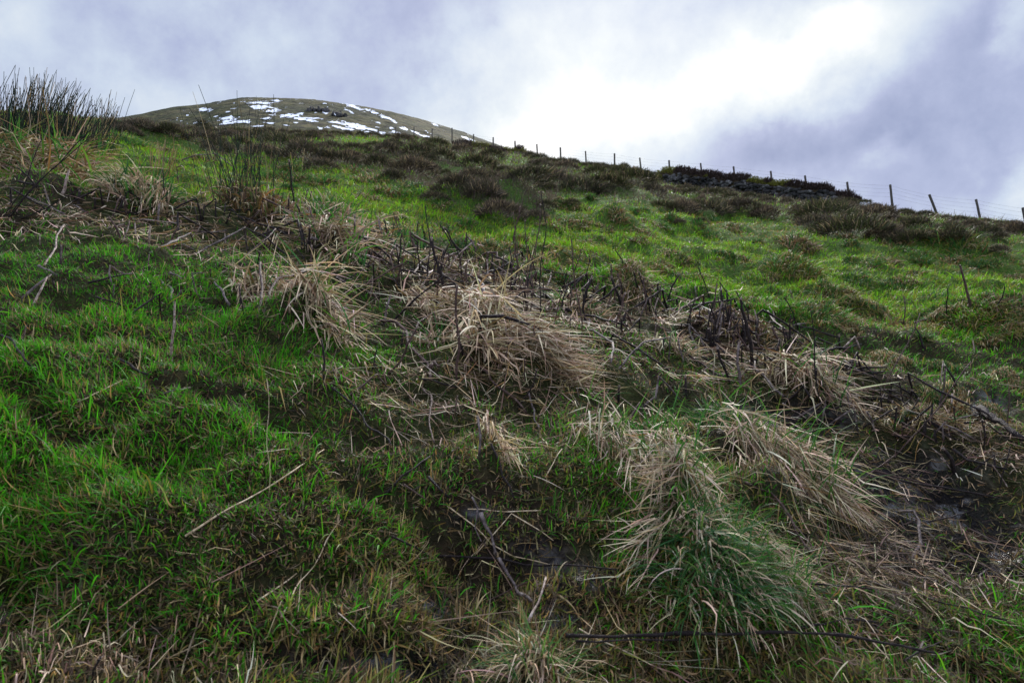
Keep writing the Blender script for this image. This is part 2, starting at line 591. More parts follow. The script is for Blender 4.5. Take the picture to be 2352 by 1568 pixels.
M_GRASS = leaf_mat('grass_blades', 0.50, 0.14, 0.42)
M_DEAD = leaf_mat('dead_blades', 0.60, 0.12, 0.20)
M_HEATH = leaf_mat('heather_sprigs', 0.75, 0.15, 0.12)
M_RUSH = leaf_mat('rush_stems', 0.65, 0.12, 0.05)
M_DARK = tex_mat('dark_stalk', [(0.3, (0.006, 0.004, 0.004)), (0.6, (0.022, 0.014, 0.012)), (0.8, (0.075, 0.052, 0.048))], 45, 0.7, 0.6, 160, 0.2)
M_BROWN = tex_mat('brown_stalk', [(0.3, (0.024, 0.012, 0.009)), (0.55, (0.07, 0.038, 0.028)), (0.75, (0.20, 0.135, 0.105))], 45, 0.65, 0.6, 160, 0.25)
M_GREY = tex_mat('grey_stalk', [(0.32, (0.03, 0.020, 0.018)), (0.5, (0.10, 0.074, 0.066)), (0.75, (0.28, 0.23, 0.205))], 40, 0.65, 0.6, 150, 0.2)
M_PALE = tex_mat('pale_stalk', [(0.32, (0.07, 0.042, 0.032)), (0.5, (0.25, 0.18, 0.14)), (0.74, (0.52, 0.43, 0.37))], 55, 0.6, 0.6, 150, 0.2)
M_STRAW = tex_mat('straw_stalk', [(0.32, (0.20, 0.13, 0.06)), (0.5, (0.42, 0.31, 0.18)), (0.72, (0.60, 0.49, 0.33))], 45, 0.55, 0.3, 120, 0.3)
M_POST = tex_mat('weathered_post', [(0.3, (0.035, 0.03, 0.027)), (0.6, (0.09, 0.08, 0.07)), (0.8, (0.16, 0.145, 0.13))], 6, 0.85, 0.4, 30, 0.2, (6, 6, 0.6))
M_WIRE = tex_mat('galvanised_wire', [(0.3, (0.10, 0.10, 0.11)), (0.7, (0.2, 0.2, 0.21))], 5, 0.5, 0.0, 10, 0.5)
M_STONE = tex_mat('wall_stone', [(0.38, (0.012, 0.012, 0.012)), (0.54, (0.05, 0.048, 0.046)), (0.74, (0.30, 0.29, 0.28))], 1.3, 0.85, 0.6, 9, 0.1)
M_EARTH = tex_mat('turf_earth', [(0.3, (0.02, 0.014, 0.01)), (0.55, (0.05, 0.037, 0.022)), (0.75, (0.10, 0.095, 0.02))], 1.2, 0.95, 0.6, 8, 0.1)
M_ROCK = tex_mat('crag_rock', [(0.35, (0.012, 0.012, 0.012)), (0.55, (0.05, 0.048, 0.046)), (0.8, (0.14, 0.135, 0.125))], 0.9, 0.95, 0.8, 2.0, 0.1)


def ground_mat():
    m, b = new_mat('turf_ground')
    tc = b.new('ShaderNodeTexCoord')
    vec = tc.outputs['Object']
    at = b.new('ShaderNodeVertexColor', layer_name='Col')
    sp = b.new('ShaderNodeSeparateColor')
    b.l.new(at.outputs[0], sp.inputs[0])
    n1 = b.noise(vec, 3.0, 6.0, 0.6)
    n2 = b.noise(vec, 14.0, 6.0, 0.65)
    n3 = b.noise(vec, 40.0, 6.0, 0.7)
    soil = b.ramp(n2.outputs[0], [(0.3, (0.012, 0.009, 0.006)), (0.55, (0.035, 0.025, 0.014)), (0.75, (0.09, 0.065, 0.032))])
    moss = b.ramp(n3.outputs[0], [(0.3, (0.02, 0.035, 0.006)), (0.5, (0.05, 0.105, 0.013)), (0.72, (0.12, 0.15, 0.035))])
    k = b.ramp(n1.outputs[0], [(0.36, (0, 0, 0)), (0.6, (1, 1, 1))])
    turf = b.mix(b.math('MULTIPLY', k, 0.30), soil, moss)
    turf = b.mix(sp.outputs[1], turf, moss)                  # short grazed turf of the open field
    mudc = b.ramp(n2.outputs[0], [(0.3, (0.007, 0.006, 0.006)), (0.6, (0.02, 0.017, 0.017)), (0.8, (0.05, 0.042, 0.04))])
    colr = b.mix(sp.outputs[0], turf, mudc)
    p = b.new('ShaderNodeBsdfPrincipled')
    b.l.new(colr, p.inputs['Base Color'])
    n4 = b.noise(vec, 7.0, 3.0, 0.55)
    pool = b.math('MULTIPLY', sp.outputs[0], b.ramp(n4.outputs[0], [(0.50, (0, 0, 0)), (0.56, (1, 1, 1))]))
    rough = b.math('SUBTRACT', 0.95, b.math('ADD', b.math('MULTIPLY', sp.outputs[0], 0.35), b.math('MULTIPLY', pool, 0.40)))
    b.l.new(rough, p.inputs['Roughness'])
    b.l.new(b.math('MULTIPLY_ADD', pool, 0.34, 0.08), p.inputs['Specular IOR Level'])
    bp = b.new('ShaderNodeBump')
    b.l.new(b.math('SUBTRACT', 1.0, b.math('MULTIPLY', pool, 0.85)), bp.inputs['Strength'])
    bp.inputs['Distance'].default_value = 0.09
    b.l.new(b.math('ADD', n2.outputs[0], b.math('MULTIPLY', n3.outputs[0], 0.4)), bp.inputs['Height'])
    b.l.new(bp.outputs[0], p.inputs['Normal'])
    o = b.new('ShaderNodeOutputMaterial')
    b.l.new(p.outputs[0], o.inputs[0])
    return m


def hill_mat():
    m, b = new_mat('hill_grass')
    tc = b.new('ShaderNodeTexCoord')
    vec = tc.outputs['Object']
    mp = b.new('ShaderNodeMapping')
    mp.inputs['Scale'].default_value = (1.0, 0.45, 1.6)
    b.l.new(vec, mp.inputs[0])
    n1 = b.noise(mp.outputs[0], 0.03, 6.0, 0.62)
    n2 = b.noise(mp.outputs[0], 0.35, 6.0, 0.7)
    a = b.ramp(n1.outputs[0], [(0.34, (0.014, 0.019, 0.007)), (0.46, (0.040, 0.043, 0.016)), (0.56, (0.068, 0.058, 0.025)), (0.7, (0.036, 0.050, 0.014))])
    c = b.ramp(n2.outputs[0], [(0.40, (0.12, 0.13, 0.11)), (0.5, (0.9, 0.9, 0.85)), (0.64, (2.0, 1.85, 1.65))])
    p = b.new('ShaderNodeBsdfPrincipled')
    b.l.new(b.mix(1.0, a, c, 'MULTIPLY'), p.inputs['Base Color'])
    p.inputs['Roughness'].default_value = 0.95
    p.inputs['Specular IOR Level'].default_value = 0.1
    bp = b.new('ShaderNodeBump')
    bp.inputs['Strength'].default_value = 0.6
    bp.inputs['Distance'].default_value = 1.0
    b.l.new(n2.outputs[0], bp.inputs['Height'])
    b.l.new(bp.outputs[0], p.inputs['Normal'])
    o = b.new('ShaderNodeOutputMaterial')
    b.l.new(p.outputs[0], o.inputs[0])
    return m


M_SNOW = tex_mat('old_snow', [(0.3, (0.52, 0.55, 0.60)), (0.6, (0.80, 0.82, 0.86))], 0.4, 0.6, 0.2, 1.5, 0.3)


# ------------------------------------------------------------------ the ground sheet
def grid_faces(nu, nv):
    i = np.arange((nv - 1) * (nu - 1))
    r, c = i // (nu - 1), i % (nu - 1)
    a = r * nu + c
    return np.stack([a, a + 1, a + nu + 1, a + nu], 1)


def build_ground():
    v = np.linspace(0, 1, 420)
    y = np.concatenate([np.linspace(-8, 0.6, 40, endpoint=False), 0.6 * (170 / 0.6) ** v])
    u = np.linspace(-1.7, 1.7, 460)
    X = u[None, :] * (np.maximum(y, 0)[:, None] + 2.5)
    Y = np.repeat(y[:, None], len(u), 1)
    x, yy = X.ravel(), Y.ravel()
    z = height(x, yy)
    px, py = project(x, yy, z)
    front = yy > 0.5
    mud = np.where(front, mud_at(px, py, x, yy), 0)
    field = np.clip((yy - 4.5) / 2, 0, 1) * (1 - debris_at(px, py)) * np.where(front, 1, 0)
    col = np.stack([mud, field, np.zeros_like(mud)], 1)
    me = write_mesh('ground', np.stack([x, yy, z], 1), grid_faces(len(u), len(y)), None, col, True)
    o = obj('ground', me, ground_mat())
    o['kind'] = 'structure'
    o['label'] = 'steep rough pasture rising to the brow'


build_ground()

# ------------------------------------------------------------------ the snow-flecked hill behind
CREST = [(-600, 420), (0, 345), (200, 292), (250, 276), (330, 261), (400, 246), (470, 240), (500, 233), (560, 224), (600, 225), (640, 226), (720, 229), (780, 237), (850, 248),
         (900, 257), (950, 270), (1000, 284), (1050, 300), (1100, 318), (1150, 335), (1200, 352), (1400, 430), (1800, 560), (2600, 800)]
hs = np.array([ray(a, c)[0] / ray(a, c)[1] for a, c in CREST])
he = np.array([ray(a, c)[2] / ray(a, c)[1] for a, c in CREST])
HS_TAB = np.linspace(-1.4, 1.4, 561)
HE_TAB = _smooth(np.interp(HS_TAB, hs, he), 4)
HILL_Y, HILL_H = 360.0, 30.0


def hill_z(s, y):
    e = np.interp(s, HS_TAB, HE_TAB)
    x = s * y
    z = e * y - HILL_H * (1 - y / HILL_Y) ** 2
    z = z + (fbm(x * 0.05, y * 0.03, 71, 3) - 0.5) * 3.0 * np.clip((HILL_Y - y) / 60, 0, 1) + (fbm(x * 0.35, y * 0.2, 77, 3) - 0.5) * 1.0
    return z


def build_hill():
    y = np.concatenate([np.linspace(150, HILL_Y + 12, 330), np.linspace(HILL_Y + 18, 800, 40)])
    s = np.linspace(-1.2, 1.2, 620)
    S = np.repeat(s[None, :], len(y), 0).ravel()
    Y = np.repeat(y[:, None], len(s), 1).ravel()
    z = hill_z(S, Y) - 0.0022 * np.clip(Y - HILL_Y, 0, None) ** 2
    me = write_mesh('hill', np.stack([S * Y, Y, z], 1), grid_faces(len(s), len(y)), None, None, True)
    o = obj('hill', me, hill_mat())
    o['kind'] = 'structure'
    o['label'] = 'rounded hill with old snow patches beyond the brow'


build_hill()
# snow lying on the hill: picture centre, half-length, half-height, tilt
SNOW = [(595, 237, 42, 3.5, 0.0), (637, 233, 14, 3, 0), (595, 247, 34, 4, 0.05), (625, 258, 20, 7, -0.1), (470, 253, 16, 3.5, -0.05), (515, 272, 30, 4, 0.05),
        (540, 280, 40, 4, 0.02), (530, 284, 20, 3, 0), (612, 274, 16, 4, 0.1), (590, 291, 30, 2.5, 0), (690, 272, 38, 5, 0.08), (665, 267, 20, 4, 0), (703, 277, 30, 3, 0.1), (520, 258, 12, 2.5, 0),
        (412, 292, 12, 2.5, 0), (460, 283, 15, 3, 0), (700, 301, 22, 3, 0), (735, 300, 8, 4, 0), (770, 283, 25, 3.5, 0.1), (800, 287, 50, 4, 0.12),
        (845, 298, 45, 4, 0.15), (800, 298, 40, 4, 0.12), (780, 292, 35, 3, 0.1), (850, 305, 38, 3, 0.15), (815, 247, 32, 3.5, 0.35), (855, 258, 30, 3, 0.33), (885, 270, 24, 3.5, 0.42), (905, 280, 14, 3, 0.6),
        (805, 258, 16, 3.5, 0.5), (930, 296, 14, 3.5, 0.4), (955, 305, 22, 3.5, 0.42), (975, 314, 14, 3, 0.3), (910, 305, 16, 3, 0.2), (1000, 288, 10, 2, 0.4), (1070, 318, 14, 2, 0.5), (1085, 324, 12, 2, 0.4),
        (747, 262, 10, 3, 0.1), (770, 264, 8, 3, 0.1), (725, 261, 6, 2, 0), (690, 262, 8, 2, 0), (745, 238, 6, 2, 0), (567, 282, 12, 3, 0), (870, 283, 8, 2, 0.2), (900, 295, 8, 2, 0.2),
        (740, 275, 8, 2, 0), (655, 290, 10, 2, 0), (620, 285, 12, 2, 0), (430, 266, 6, 1.5, 0), (540, 252, 10, 2, 0), (880, 250, 8, 1.6, 0.3), (680, 284, 9, 1.8, 0)]


def build_snow():
    y = np.linspace(165, HILL_Y - 3, 420)
    s = np.linspace(-0.56, 0.0, 1100)
    S = np.repeat(s[None, :], len(y), 0)
    Y = np.repeat(y[:, None], len(s), 1)
    z = hill_z(S.ravel(), Y.ravel()).reshape(S.shape)
    px, py = project(S * Y, Y, z)
    f = np.zeros_like(px)
    for cx, cy, a, c, tl in SNOW:
        dx, dy = px - cx, py - cy
        u_, v_ = dx * math.cos(tl) + dy * math.sin(tl), -dx * math.sin(tl) + dy * math.cos(tl)
        f = np.maximum(f, np.exp(-np.minimum((u_ / a) ** 2 + (v_ / (c * 1.15)) ** 2, 30)))
    f = f + (fbm(S * Y * 0.33, Y * 0.22, 55, 4) - 0.5) * 1.7 + (fbm(S * Y * 1.3, Y * 0.7, 59, 2) - 0.5) * 0.8
    keep = f > 0.58
    fk = keep[:-1, :-1] & keep[1:, :-1] & keep[:-1, 1:] & keep[1:, 1:]
    F = grid_faces(len(s), len(y))[fk.ravel()]
    used = np.unique(F)
    remap = -np.ones(S.size, int)
    remap[used] = np.arange(len(used))
    V = np.stack([(S * Y).ravel(), Y.ravel(), z.ravel() + 0.18], 1)[used]
    o = obj('snow', write_mesh('snow', V, remap[F], None, None, True), M_SNOW)
    o['kind'] = 'stuff'
    o['label'] = 'broken patches of old white snow on the hill'


build_snow()


def lump(center, size, rng, n=2, rough=0.25, squash=(1, 1, 1)):
    """an angular boulder: a subdivided cube pushed in and out"""
    import bmesh
    bm = bmesh.new()
    bmesh.ops.create_icosphere(bm, subdivisions=n, radius=1.0)
    V = np.array([v.co[:] for v in bm.verts])
    T = np.array([[v.index for v in f.verts] for f in bm.faces])
    bm.free()
    for _ in range(5):
        d = rng.normal(size=3)
        d /= np.linalg.norm(d)
        h = rng.uniform(0.45, 0.8)
        k = V @ d
        V = V - np.outer(np.clip(k - h, 0, None), d) * 0.9
    V = V * (1 + rough * (rng.random((len(V), 1)) - 0.5) * 0.5)
    V = V * np.array(size) * np.array(squash)
    a = rng.uniform(-0.5, 0.5)
    ca, sa = math.cos(a), math.sin(a)
    V = np.stack([V[:, 0] * ca - V[:, 2] * sa, V[:, 1], V[:, 0] * sa + V[:, 2] * ca], 1)
    return V + np.array(center), T


def crag(name, label, x0, x1, y0, y1, n):
    rng = np.random.default_rng(int(x0))
    Vs, Ts, k = [], [], 0
    cx, cy = (x0 + x1) / 2, (y0 + y1) / 2
    # find the depth of the hill surface at this sight line
    d = ray(cx, cy)
    yy = np.linspace(160, HILL_Y, 500)
    zz = hill_z(np.full(500, d[0] / d[1]), yy)
    i = int(np.argmax(zz >= yy * d[2] / d[1]))
    org = np.array((d[0] / d[1] * yy[i], yy[i], zz[i]))
    sc = yy[i] / d[1] / FPX
    for j in range(n):
        px, py = rng.uniform(x0, x1), rng.uniform(y0, y1)
        p = org + np.array(((px - cx) * sc, rng.uniform(-1, 2.5), (cy - py) * sc))
        p[2] = max(p[2], hill_z(np.array(p[0] / p[1]), np.array(p[1])) - 0.3)
        V, T = lump(p - org, (rng.uniform(0.35, 0.8), 0.9, rng.uniform(0.9, 2.2)), rng, 1, 0.8)
        Vs.append(V)
        Ts.append(T + k)
        k += len(V)
    tag(obj(name, write_mesh(name, np.concatenate(Vs), None, np.concatenate(Ts)), M_ROCK, None, tuple(org)), 'rock', label)


crag('rock_outcrop', 'long dark crag of upright rock high on the snowy hill', 702, 756, 252, 262, 60)
crag('rock_outcrop', 'small dark rock knob lower on the snowy hill beside the long crag', 766, 790, 264, 275, 30)

# ------------------------------------------------------------------ grass cover
FIELD = [(0.133, 0.3492, 0.0096), (0.1615, 0.388, 0.0112), (0.0997, 0.2813, 0.008), (0.1995, 0.3783, 0.016), (0.0855, 0.2328, 0.0096)]
LUSH = [(0.036, 0.2239, 0.0047), (0.0524, 0.2776, 0.0063), (0.0262, 0.1612, 0.0063), (0.0786, 0.2776, 0.0096), (0.0328, 0.1701, 0.0111)]
OLIVE = [(0.153, 0.1805, 0.021), (0.189, 0.19, 0.03), (0.117, 0.152, 0.018)]
TAN = [(0.2907, 0.202, 0.0795), (0.3519, 0.2618, 0.13), (0.1989, 0.1309, 0.0542), (0.2601, 0.1533, 0.047), (0.1836, 0.1496, 0.0615), (0.13, 0.0861, 0.0397)]
STRAW = [(0.52, 0.40, 0.24), (0.43, 0.325, 0.19), (0.61, 0.49, 0.33), (0.31, 0.225, 0.135), (0.44, 0.335, 0.215)]
BROWN = [(0.16, 0.10, 0.06), (0.22, 0.15, 0.10), (0.12, 0.075, 0.05)]
HEATHER_PAL = [(0.072, 0.056, 0.044), (0.10, 0.078, 0.062), (0.052, 0.042, 0.034), (0.075, 0.078, 0.03)]
LOW = [(240, 296), (430, 345), (600, 372), (780, 385), (950, 430), (1000, 470), (1150, 500), (1250, 500), (1300, 455), (1500, 470), (1600, 500), (1700, 485), (1800, 512), (1900, 548), (2050, 552), (2150, 560), (2352, 560)]


def lie(head):
    """angle from upright of a blade lying flat on the slope when it points along head"""
    return math.pi / 2 - np.arctan(-0.16 * np.cos(head) + 0.55 * np.sin(head))


def scatter(n, y0, y1, q, smax=1.28):
    s = RNG.uniform(-smax, smax, n)
    u = RNG.random(n)
    y = (y0 ** -q + u * (y1 ** -q - y0 ** -q)) ** (-1 / q)
    x = s * (y + 0.25)
    return x, y


def thatch_layer(n, y0, y1, q):
    """short dead fragments matted at the foot of the grass"""
    x, y = scatter(n, y0, y1, q)
    z = height(x, y)
    c = pick([(0.055, 0.038, 0.02), (0.09, 0.065, 0.032), (0.035, 0.025, 0.014), (0.05, 0.07, 0.014), (0.16, 0.12, 0.06)], n, 0.3)
    head = RNG.uniform(-3.14, 3.14, n)
    return blades(np.stack([x, y, z + RNG.random(n) * 0.006], 1), head, lie(head) - RNG.uniform(-0.1, 0.5, n), RNG.normal(0, 0.6, n), RNG.uniform(0.015, 0.05, n), RNG.uniform(0.0025, 0.006, n) * (1 + 0.08 * np.clip(y - 4, 0, 9)), 2, c, c * 1.1)


def grass_layer(n, y0, y1, q, nseg, lenr, widr, lod):
    x, y = scatter(n, y0, y1, q)
    z = height(x, y)
    px, py = project(x, y, z)
    mud = mud_at(px, py, x, y)
    deb = debris_at(px, py)
    cl = fbm(x * 2.2, y * 2.2, 21, 3)
    keep = RNG.random(n) > np.clip(mud * 0.95, 0, 0.78)
    keep &= RNG.random(n) > np.clip(0.42 - cl, 0, 1) * 2.6 * np.clip(6.5 - y, 0, 1)
    crease = np.exp(-((fbm(x * 1.9 + 0.3 * y, y * 2.3, 83, 2) - 0.5) / 0.03) ** 2)
    keep &= RNG.random(n) > crease * 0.75 * np.clip(9 - y, 0, 1)
    keep &= RNG.random(n) > deb * 0.30
    # heather ground near the brow carries less grass
    x, y, z, px, py, deb, cl = [a[keep] for a in (x, y, z, px, py, deb, cl)]
    n = len(x)
    yb = np.interp(np.clip(x / y, -1.25, 1.25), S_TAB, B_TAB)
    field = np.clip((y - 4.2) / 2.0, 0, 1) * (1 - deb)
    patch = fbm(x * 0.8, y * 0.8, 31, 3)
    patch2 = fbm(x * 0.25, y * 0.25, 35, 3)
    base_dead = np.where(field > 0.5, 0.26, 0.28) + np.clip((px - 1750) / 600, 0, 1) * 0.16 * field + np.clip((py - 1400) / 160, 0, 1) * 0.15
    pdead = np.clip(base_dead + (patch - 0.5) * 2.4 + (patch2 - 0.5) * 1.2 * field + (fbm(x * 1.9, y * 1.9, 37, 2) - 0.55) * 1.3 * field + deb * 0.30 + np.clip((y / yb - 0.22) * 1.1, 0, 0.35), 0.03, 0.93)
    dead = RNG.random(n) < pdead
    c = np.where((field > RNG.random(n))[:, None], pick(FIELD, n), pick(LUSH, n))
    ol = RNG.random(n) < np.where(field > 0.5, 0.38, 0.10)
    c = np.where(ol[:, None], pick(OLIVE, n), c)
    c = np.where(dead[:, None], np.where((RNG.random(n) < 0.22)[:, None], pick(OLIVE, n), pick(TAN, n)), c)
    tip = np.where((dead | (RNG.random(n) < 0.12))[:, None], pick(TAN, n), c * 1.1)
    tip = np.where(dead[:, None], c * 1.1, tip)
    # heather ground under the brow: wiry brown growth between the bushes
    lowl = np.interp(px, [q[0] for q in LOW], [q[1] for q in LOW])
    hb = np.clip((lowl - py) / 22 + 0.3, 0, 1) * np.clip((patch - 0.36) * 6, 0.15, 1) * (px > 235) * (y > 6)
    green_gap = np.exp(-((px - 350) / 110) ** 2 - ((py - 330) / 18) ** 2) + np.exp(-((px - 830) / 80) ** 2 - ((py - 328) / 13) ** 2)
    hb = RNG.random(n) < hb * np.clip(1 - green_gap * 1.4, 0, 1)
    c = np.where(hb[:, None], pick(HEATHER_PAL, n), c)
    tip = np.where(hb[:, None], c * 1.2, tip)
    L = RNG.uniform(*lenr, n) * (0.35 + 1.3 * fbm(x * 3.1, y * 3.1, 91, 2)) * np.where(dead, 1.0, 1.12) * np.where(hb, 1.9, 1.0) * (1 - 0.3 * deb)
    W = RNG.uniform(*widr, n) * np.where(dead, 1.15, 1.0) * (1 + lod * np.clip(y - 4, 0, 60))
    L = L * (1 + lod * 0.35 * np.clip(y - 4, 0, 60))
    flow = fbm(x * 1.3, y * 1.3, 51, 2) * 9.0 + RNG.normal(0, 0.9, n)
    down = -math.pi / 2 + 0.35
    head = np.where(RNG.random(n) < 0.35, down + RNG.normal(0, 0.6, n), flow)
    lean = np.where(dead, lie(head) - RNG.uniform(0.0, 0.75, n), RNG.uniform(0.05, 1.05, n))
    curl = np.where(dead, RNG.normal(0.4, 1.0, n), RNG.uniform(0.1, 1.7, n))
    P = np.stack([x, y, z - 0.004], 1)
    return blades(P, head, lean, curl, L, W, nseg, c * 0.9 + 0.1 * np.array([[0.2, 0.14, 0.06]]), tip)


def build_grass():
    parts = [
        thatch_layer(290000, 0.75, 10.0, 0.7),
        grass_layer(570000, 0.75, 5.0, 0.75, 4, (0.020, 0.054), (0.0026, 0.0052), 0.0),
        grass_layer(11000, 0.75, 5.0, 0.75, 5, (0.06, 0.12), (0.003, 0.0055), 0.0),
        grass_layer(310000, 4.6, 20.0, 0.55, 3, (0.035, 0.075), (0.0038, 0.0070), 0.10),
        grass_layer(130000, 18.0, 80.0, 0.5, 2, (0.05, 0.10), (0.005, 0.009), 0.10),
    ]
    V, Q, T, C = join(parts)
    o = obj('grass', write_mesh('grass', V, Q, T, C), M_GRASS)
    o['kind'] = 'stuff'
    o['label'] = 'short green grass with withered blades covering the slope'


build_grass()


def build_litter():
    """flattened straw and fine dead stems over the wet belt"""
    n = 110000
    x, y = scatter(n, 0.8, 14.0, 0.6, 0.95)
    z = height(x, y)
    px, py = project(x, y, z)
    deb = debris_at(px, py)
    cl = fbm(x * 2.5, y * 2.5, 61, 3)
    keep = RNG.random(n) < deb * 0.9 * np.clip((cl - 0.28) * 3.2, 0, 1)
    x, y, z, px, py = [a[keep] for a in (x, y, z, px, py)]
    n = len(x)
    c = pick(STRAW, n)
    c = np.where((RNG.random(n) < 0.40)[:, None], pick(TAN, n), c)
    c = np.where((RNG.random(n) < 0.38)[:, None], pick(BROWN, n), c)
    right = np.clip((px - 1700) / 300, 0, 1)
    peat = RNG.random(n) < right * np.clip((py - 1000) / 100, 0, 1) * 0.45
    c = np.where(peat[:, None], pick([(0.03, 0.02, 0.014), (0.06, 0.04, 0.03), (0.10, 0.07, 0.05)], n), c)
    head = np.where(RNG.random(n) < 0.45 + 0.15 * right, -0.75 + RNG.normal(0, 0.45, n), RNG.uniform(-3.14, 3.14, n))
    bl = np.clip((py - 1420) / 80, 0, 1) * np.clip((900 - px) / 200, 0, 1)
    L = RNG.uniform(0.05, 0.22, n) * (1 - 0.55 * bl) * (1 - 0.35 * right)
    W = RNG.uniform(1.3, 3.6, n) * y / FPX * 1.05
    lean = lie(head) - RNG.uniform(-0.05, 0.38, n)
    curl = RNG.normal(0.06, 0.12 + 0.9 * bl, n)
    P = np.stack([x, y, z + RNG.uniform(0, 0.03, n)], 1)
    v = blades(P, head, lean, curl, L, W, 5, c, c * 1.05, drape=0.03)
    o = obj('dead_grass', write_mesh('dead_grass', *v[:3], v[3]), M_DEAD)
    o['kind'] = 'stuff'
    o['label'] = 'flattened wet straw lying along the belt of broken stalks'


build_litter()


# ------------------------------------------------------------------ tussocks
def px2m(px, t):
    return px * t / FPX


PALS = {'ST': STRAW + TAN, 'TS': TAN + STRAW, 'BTS': BROWN + TAN + STRAW[:2], 'SB': STRAW + BROWN, 'BBT': BROWN + BROWN + TAN, 'TO': TAN + OLIVE, 'TB': TAN + BROWN, 'T': TAN}


def mat_tussock(a, c, half, label, n, lenpx, spread=0.35, ngreen=0, thick=0.10, pal=STRAW, width=(2.0, 4.4), group='grass tussocks', sag=(0.0, 0.5), lean=(-0.05, 0.42), root=None, part='dead_leaves'):
    """a sheaf of dead blades combed from the picture point a towards c, matted over whatever lies under it"""
    A, B_ = ground_p(*a), ground_p(*c)
    t = A[1] * CP + A[2] * SP
    if root is None:
        root = thing('grass_tussock', 'tussock', tuple(A), label, group)
        org = A
    else:
        org = np.array(root.location)
    d = (B_ - A)[:2]
    dist = float(np.linalg.norm(d))
    d = d / dist
    flow = math.atan2(d[1], d[0])
    nrm = np.array((-d[1], d[0]))
    w = px2m(half, t)
    Lm = px2m(lenpx, t)

    def roots(m, f1):
        f = RNG.random(m) ** 1.25 * f1
        k = fbm(f * 3 + half, np.full(m, 2.0), 7, 2) - 0.5
        off = np.clip(RNG.normal(0, 0.5, m), -1.2, 1.2) * w * (1 - 0.45 * f) + k * w
        x, y = A[0] + d[0] * dist * f + nrm[0] * off, A[1] + d[1] * dist * f + nrm[1] * off
        return np.stack([x, y, height(x, y) + RNG.random(m) ** 1.6 * thick], 1)

    P = roots(n, 0.75)
    strand = fbm(P[:, 0] * 14, P[:, 1] * 14, 3, 2) - 0.5        # locks that lie together
    head = flow + RNG.normal(0, spread, n) + strand * 1.6
    wild = RNG.random(n) < 0.14
    head = np.where(wild, RNG.uniform(-3.14, 3.14, n), head)
    col = pick(PALS.get(pal, STRAW) if isinstance(pal, str) else pal, n) * (1 + strand[:, None] * 1.3)
    col = np.where((RNG.random(n) < 0.25)[:, None], pick(TAN + BROWN, n), col)
    kink = (RNG.uniform(0.25, 0.85, n), np.where(RNG.random(n) < 0.35, RNG.uniform(-0.8, 1.1, n), 0))
    L = Lm * RNG.uniform(0.3, 1.0, n)
    v = blades(P, head, np.where(wild, RNG.uniform(0.7, 1.6, n), lie(head) - RNG.uniform(*lean, n)), RNG.uniform(*sag, n), L, RNG.uniform(*width, n) * t / FPX, 7, col * 0.92, col * 1.05, drape=0.05, kink=kink)
    obj(part, write_mesh(part, v[0] - org, *v[1:3], v[3]), M_DEAD, root)
    if ngreen:
        P = roots(ngreen, 0.9)
        col = pick([(0.03, 0.10, 0.02), (0.05, 0.15, 0.02), (0.025, 0.075, 0.022), (0.08, 0.17, 0.02)], ngreen)
        v = blades(P, flow + RNG.normal(0, 0.9, ngreen), RNG.uniform(0.2, 1.1, ngreen), RNG.uniform(0.2, 1.4, ngreen), Lm * RNG.uniform(0.3, 0.75, ngreen), RNG.uniform(2.0, 4.0, ngreen) * t / FPX, 6, col, col * 1.1, drape=0.03)
        obj('green_leaves', write_mesh('green_leaves', v[0] - org, *v[1:3], v[3]), M_GRASS, root)
    return root


def tussock(px, py, label, rpx, lenpx, ndead, ngreen, flow, spread=0.9, pal=STRAW, green=None, lift=(0.45, 1.25), glen=1.0, gup=(0.1, 0.9), width=(2.4, 5.0), group='grass tussocks', cat='tussock', name='grass_tussock', sag=(0.6, 2.1), drape=0.03):
    """px, py: picture point of the crown; rpx: radius of the crown; lenpx: reach of the blades; flow: heading of the drooping blades in the ground plan"""
    p = ground_p(px, py)
    t = p[1] * CP + p[2] * SP
    pal = PALS[pal] if isinstance(pal, str) else pal
    root = thing(name, cat, tuple(p), label, group)
    r = px2m(rpx, t)
    Lm = px2m(lenpx, t)
    wl = t / FPX

    def ring(n):
        a = RNG.uniform(0, 2 * math.pi, n)
        rr = r * np.sqrt(RNG.random(n))
        x, y = p[0] + rr * np.cos(a), p[1] + rr * np.sin(a)
        return np.stack([x, y, height(x, y) - 0.01], 1), a

    if ndead:
        P, a = ring(ndead)
        head = np.where(RNG.random(ndead) < 0.72, flow + RNG.normal(0, spread * 0.6, ndead), a + RNG.normal(0, 0.5, ndead))
        L = Lm * RNG.uniform(0.35, 1.0, ndead)
        c = pick(pal, ndead)
        kink = (RNG.uniform(0.3, 0.9, ndead), np.where(RNG.random(ndead) < 0.3, RNG.uniform(0.3, 1.2, ndead), 0))
        v = blades(P, head, RNG.uniform(lift[0], lift[1], ndead), RNG.uniform(sag[0], sag[1], ndead), L, RNG.uniform(*width, ndead) * wl, 7, c * 0.9, c * 1.08, drape=drape, kink=kink)
        obj('dead_leaves', write_mesh('dead_leaves', v[0] - p, *v[1:3], v[3]), M_DEAD, root)
    if ngreen:
        P, a = ring(ngreen)
        head = np.where(RNG.random(ngreen) < 0.5, flow + RNG.normal(0, spread, ngreen), a + RNG.normal(0, 0.6, ngreen))
        L = Lm * glen * RNG.uniform(0.4, 1.0, ngreen)
        c = pick(green or [(0.034, 0.105, 0.024), (0.048, 0.14, 0.026), (0.028, 0.078, 0.027), (0.08, 0.15, 0.03)], ngreen)
        v = blades(P, head, RNG.uniform(gup[0], gup[1], ngreen), RNG.uniform(0.4, 1.5, ngreen), L, RNG.uniform(*width, ngreen) * wl * 0.9, 6, c, c * 1.1, drape=drape)
        obj('green_leaves', write_mesh('green_leaves', v[0] - p, *v[1:3], v[3]), M_GRASS, root)
    return root


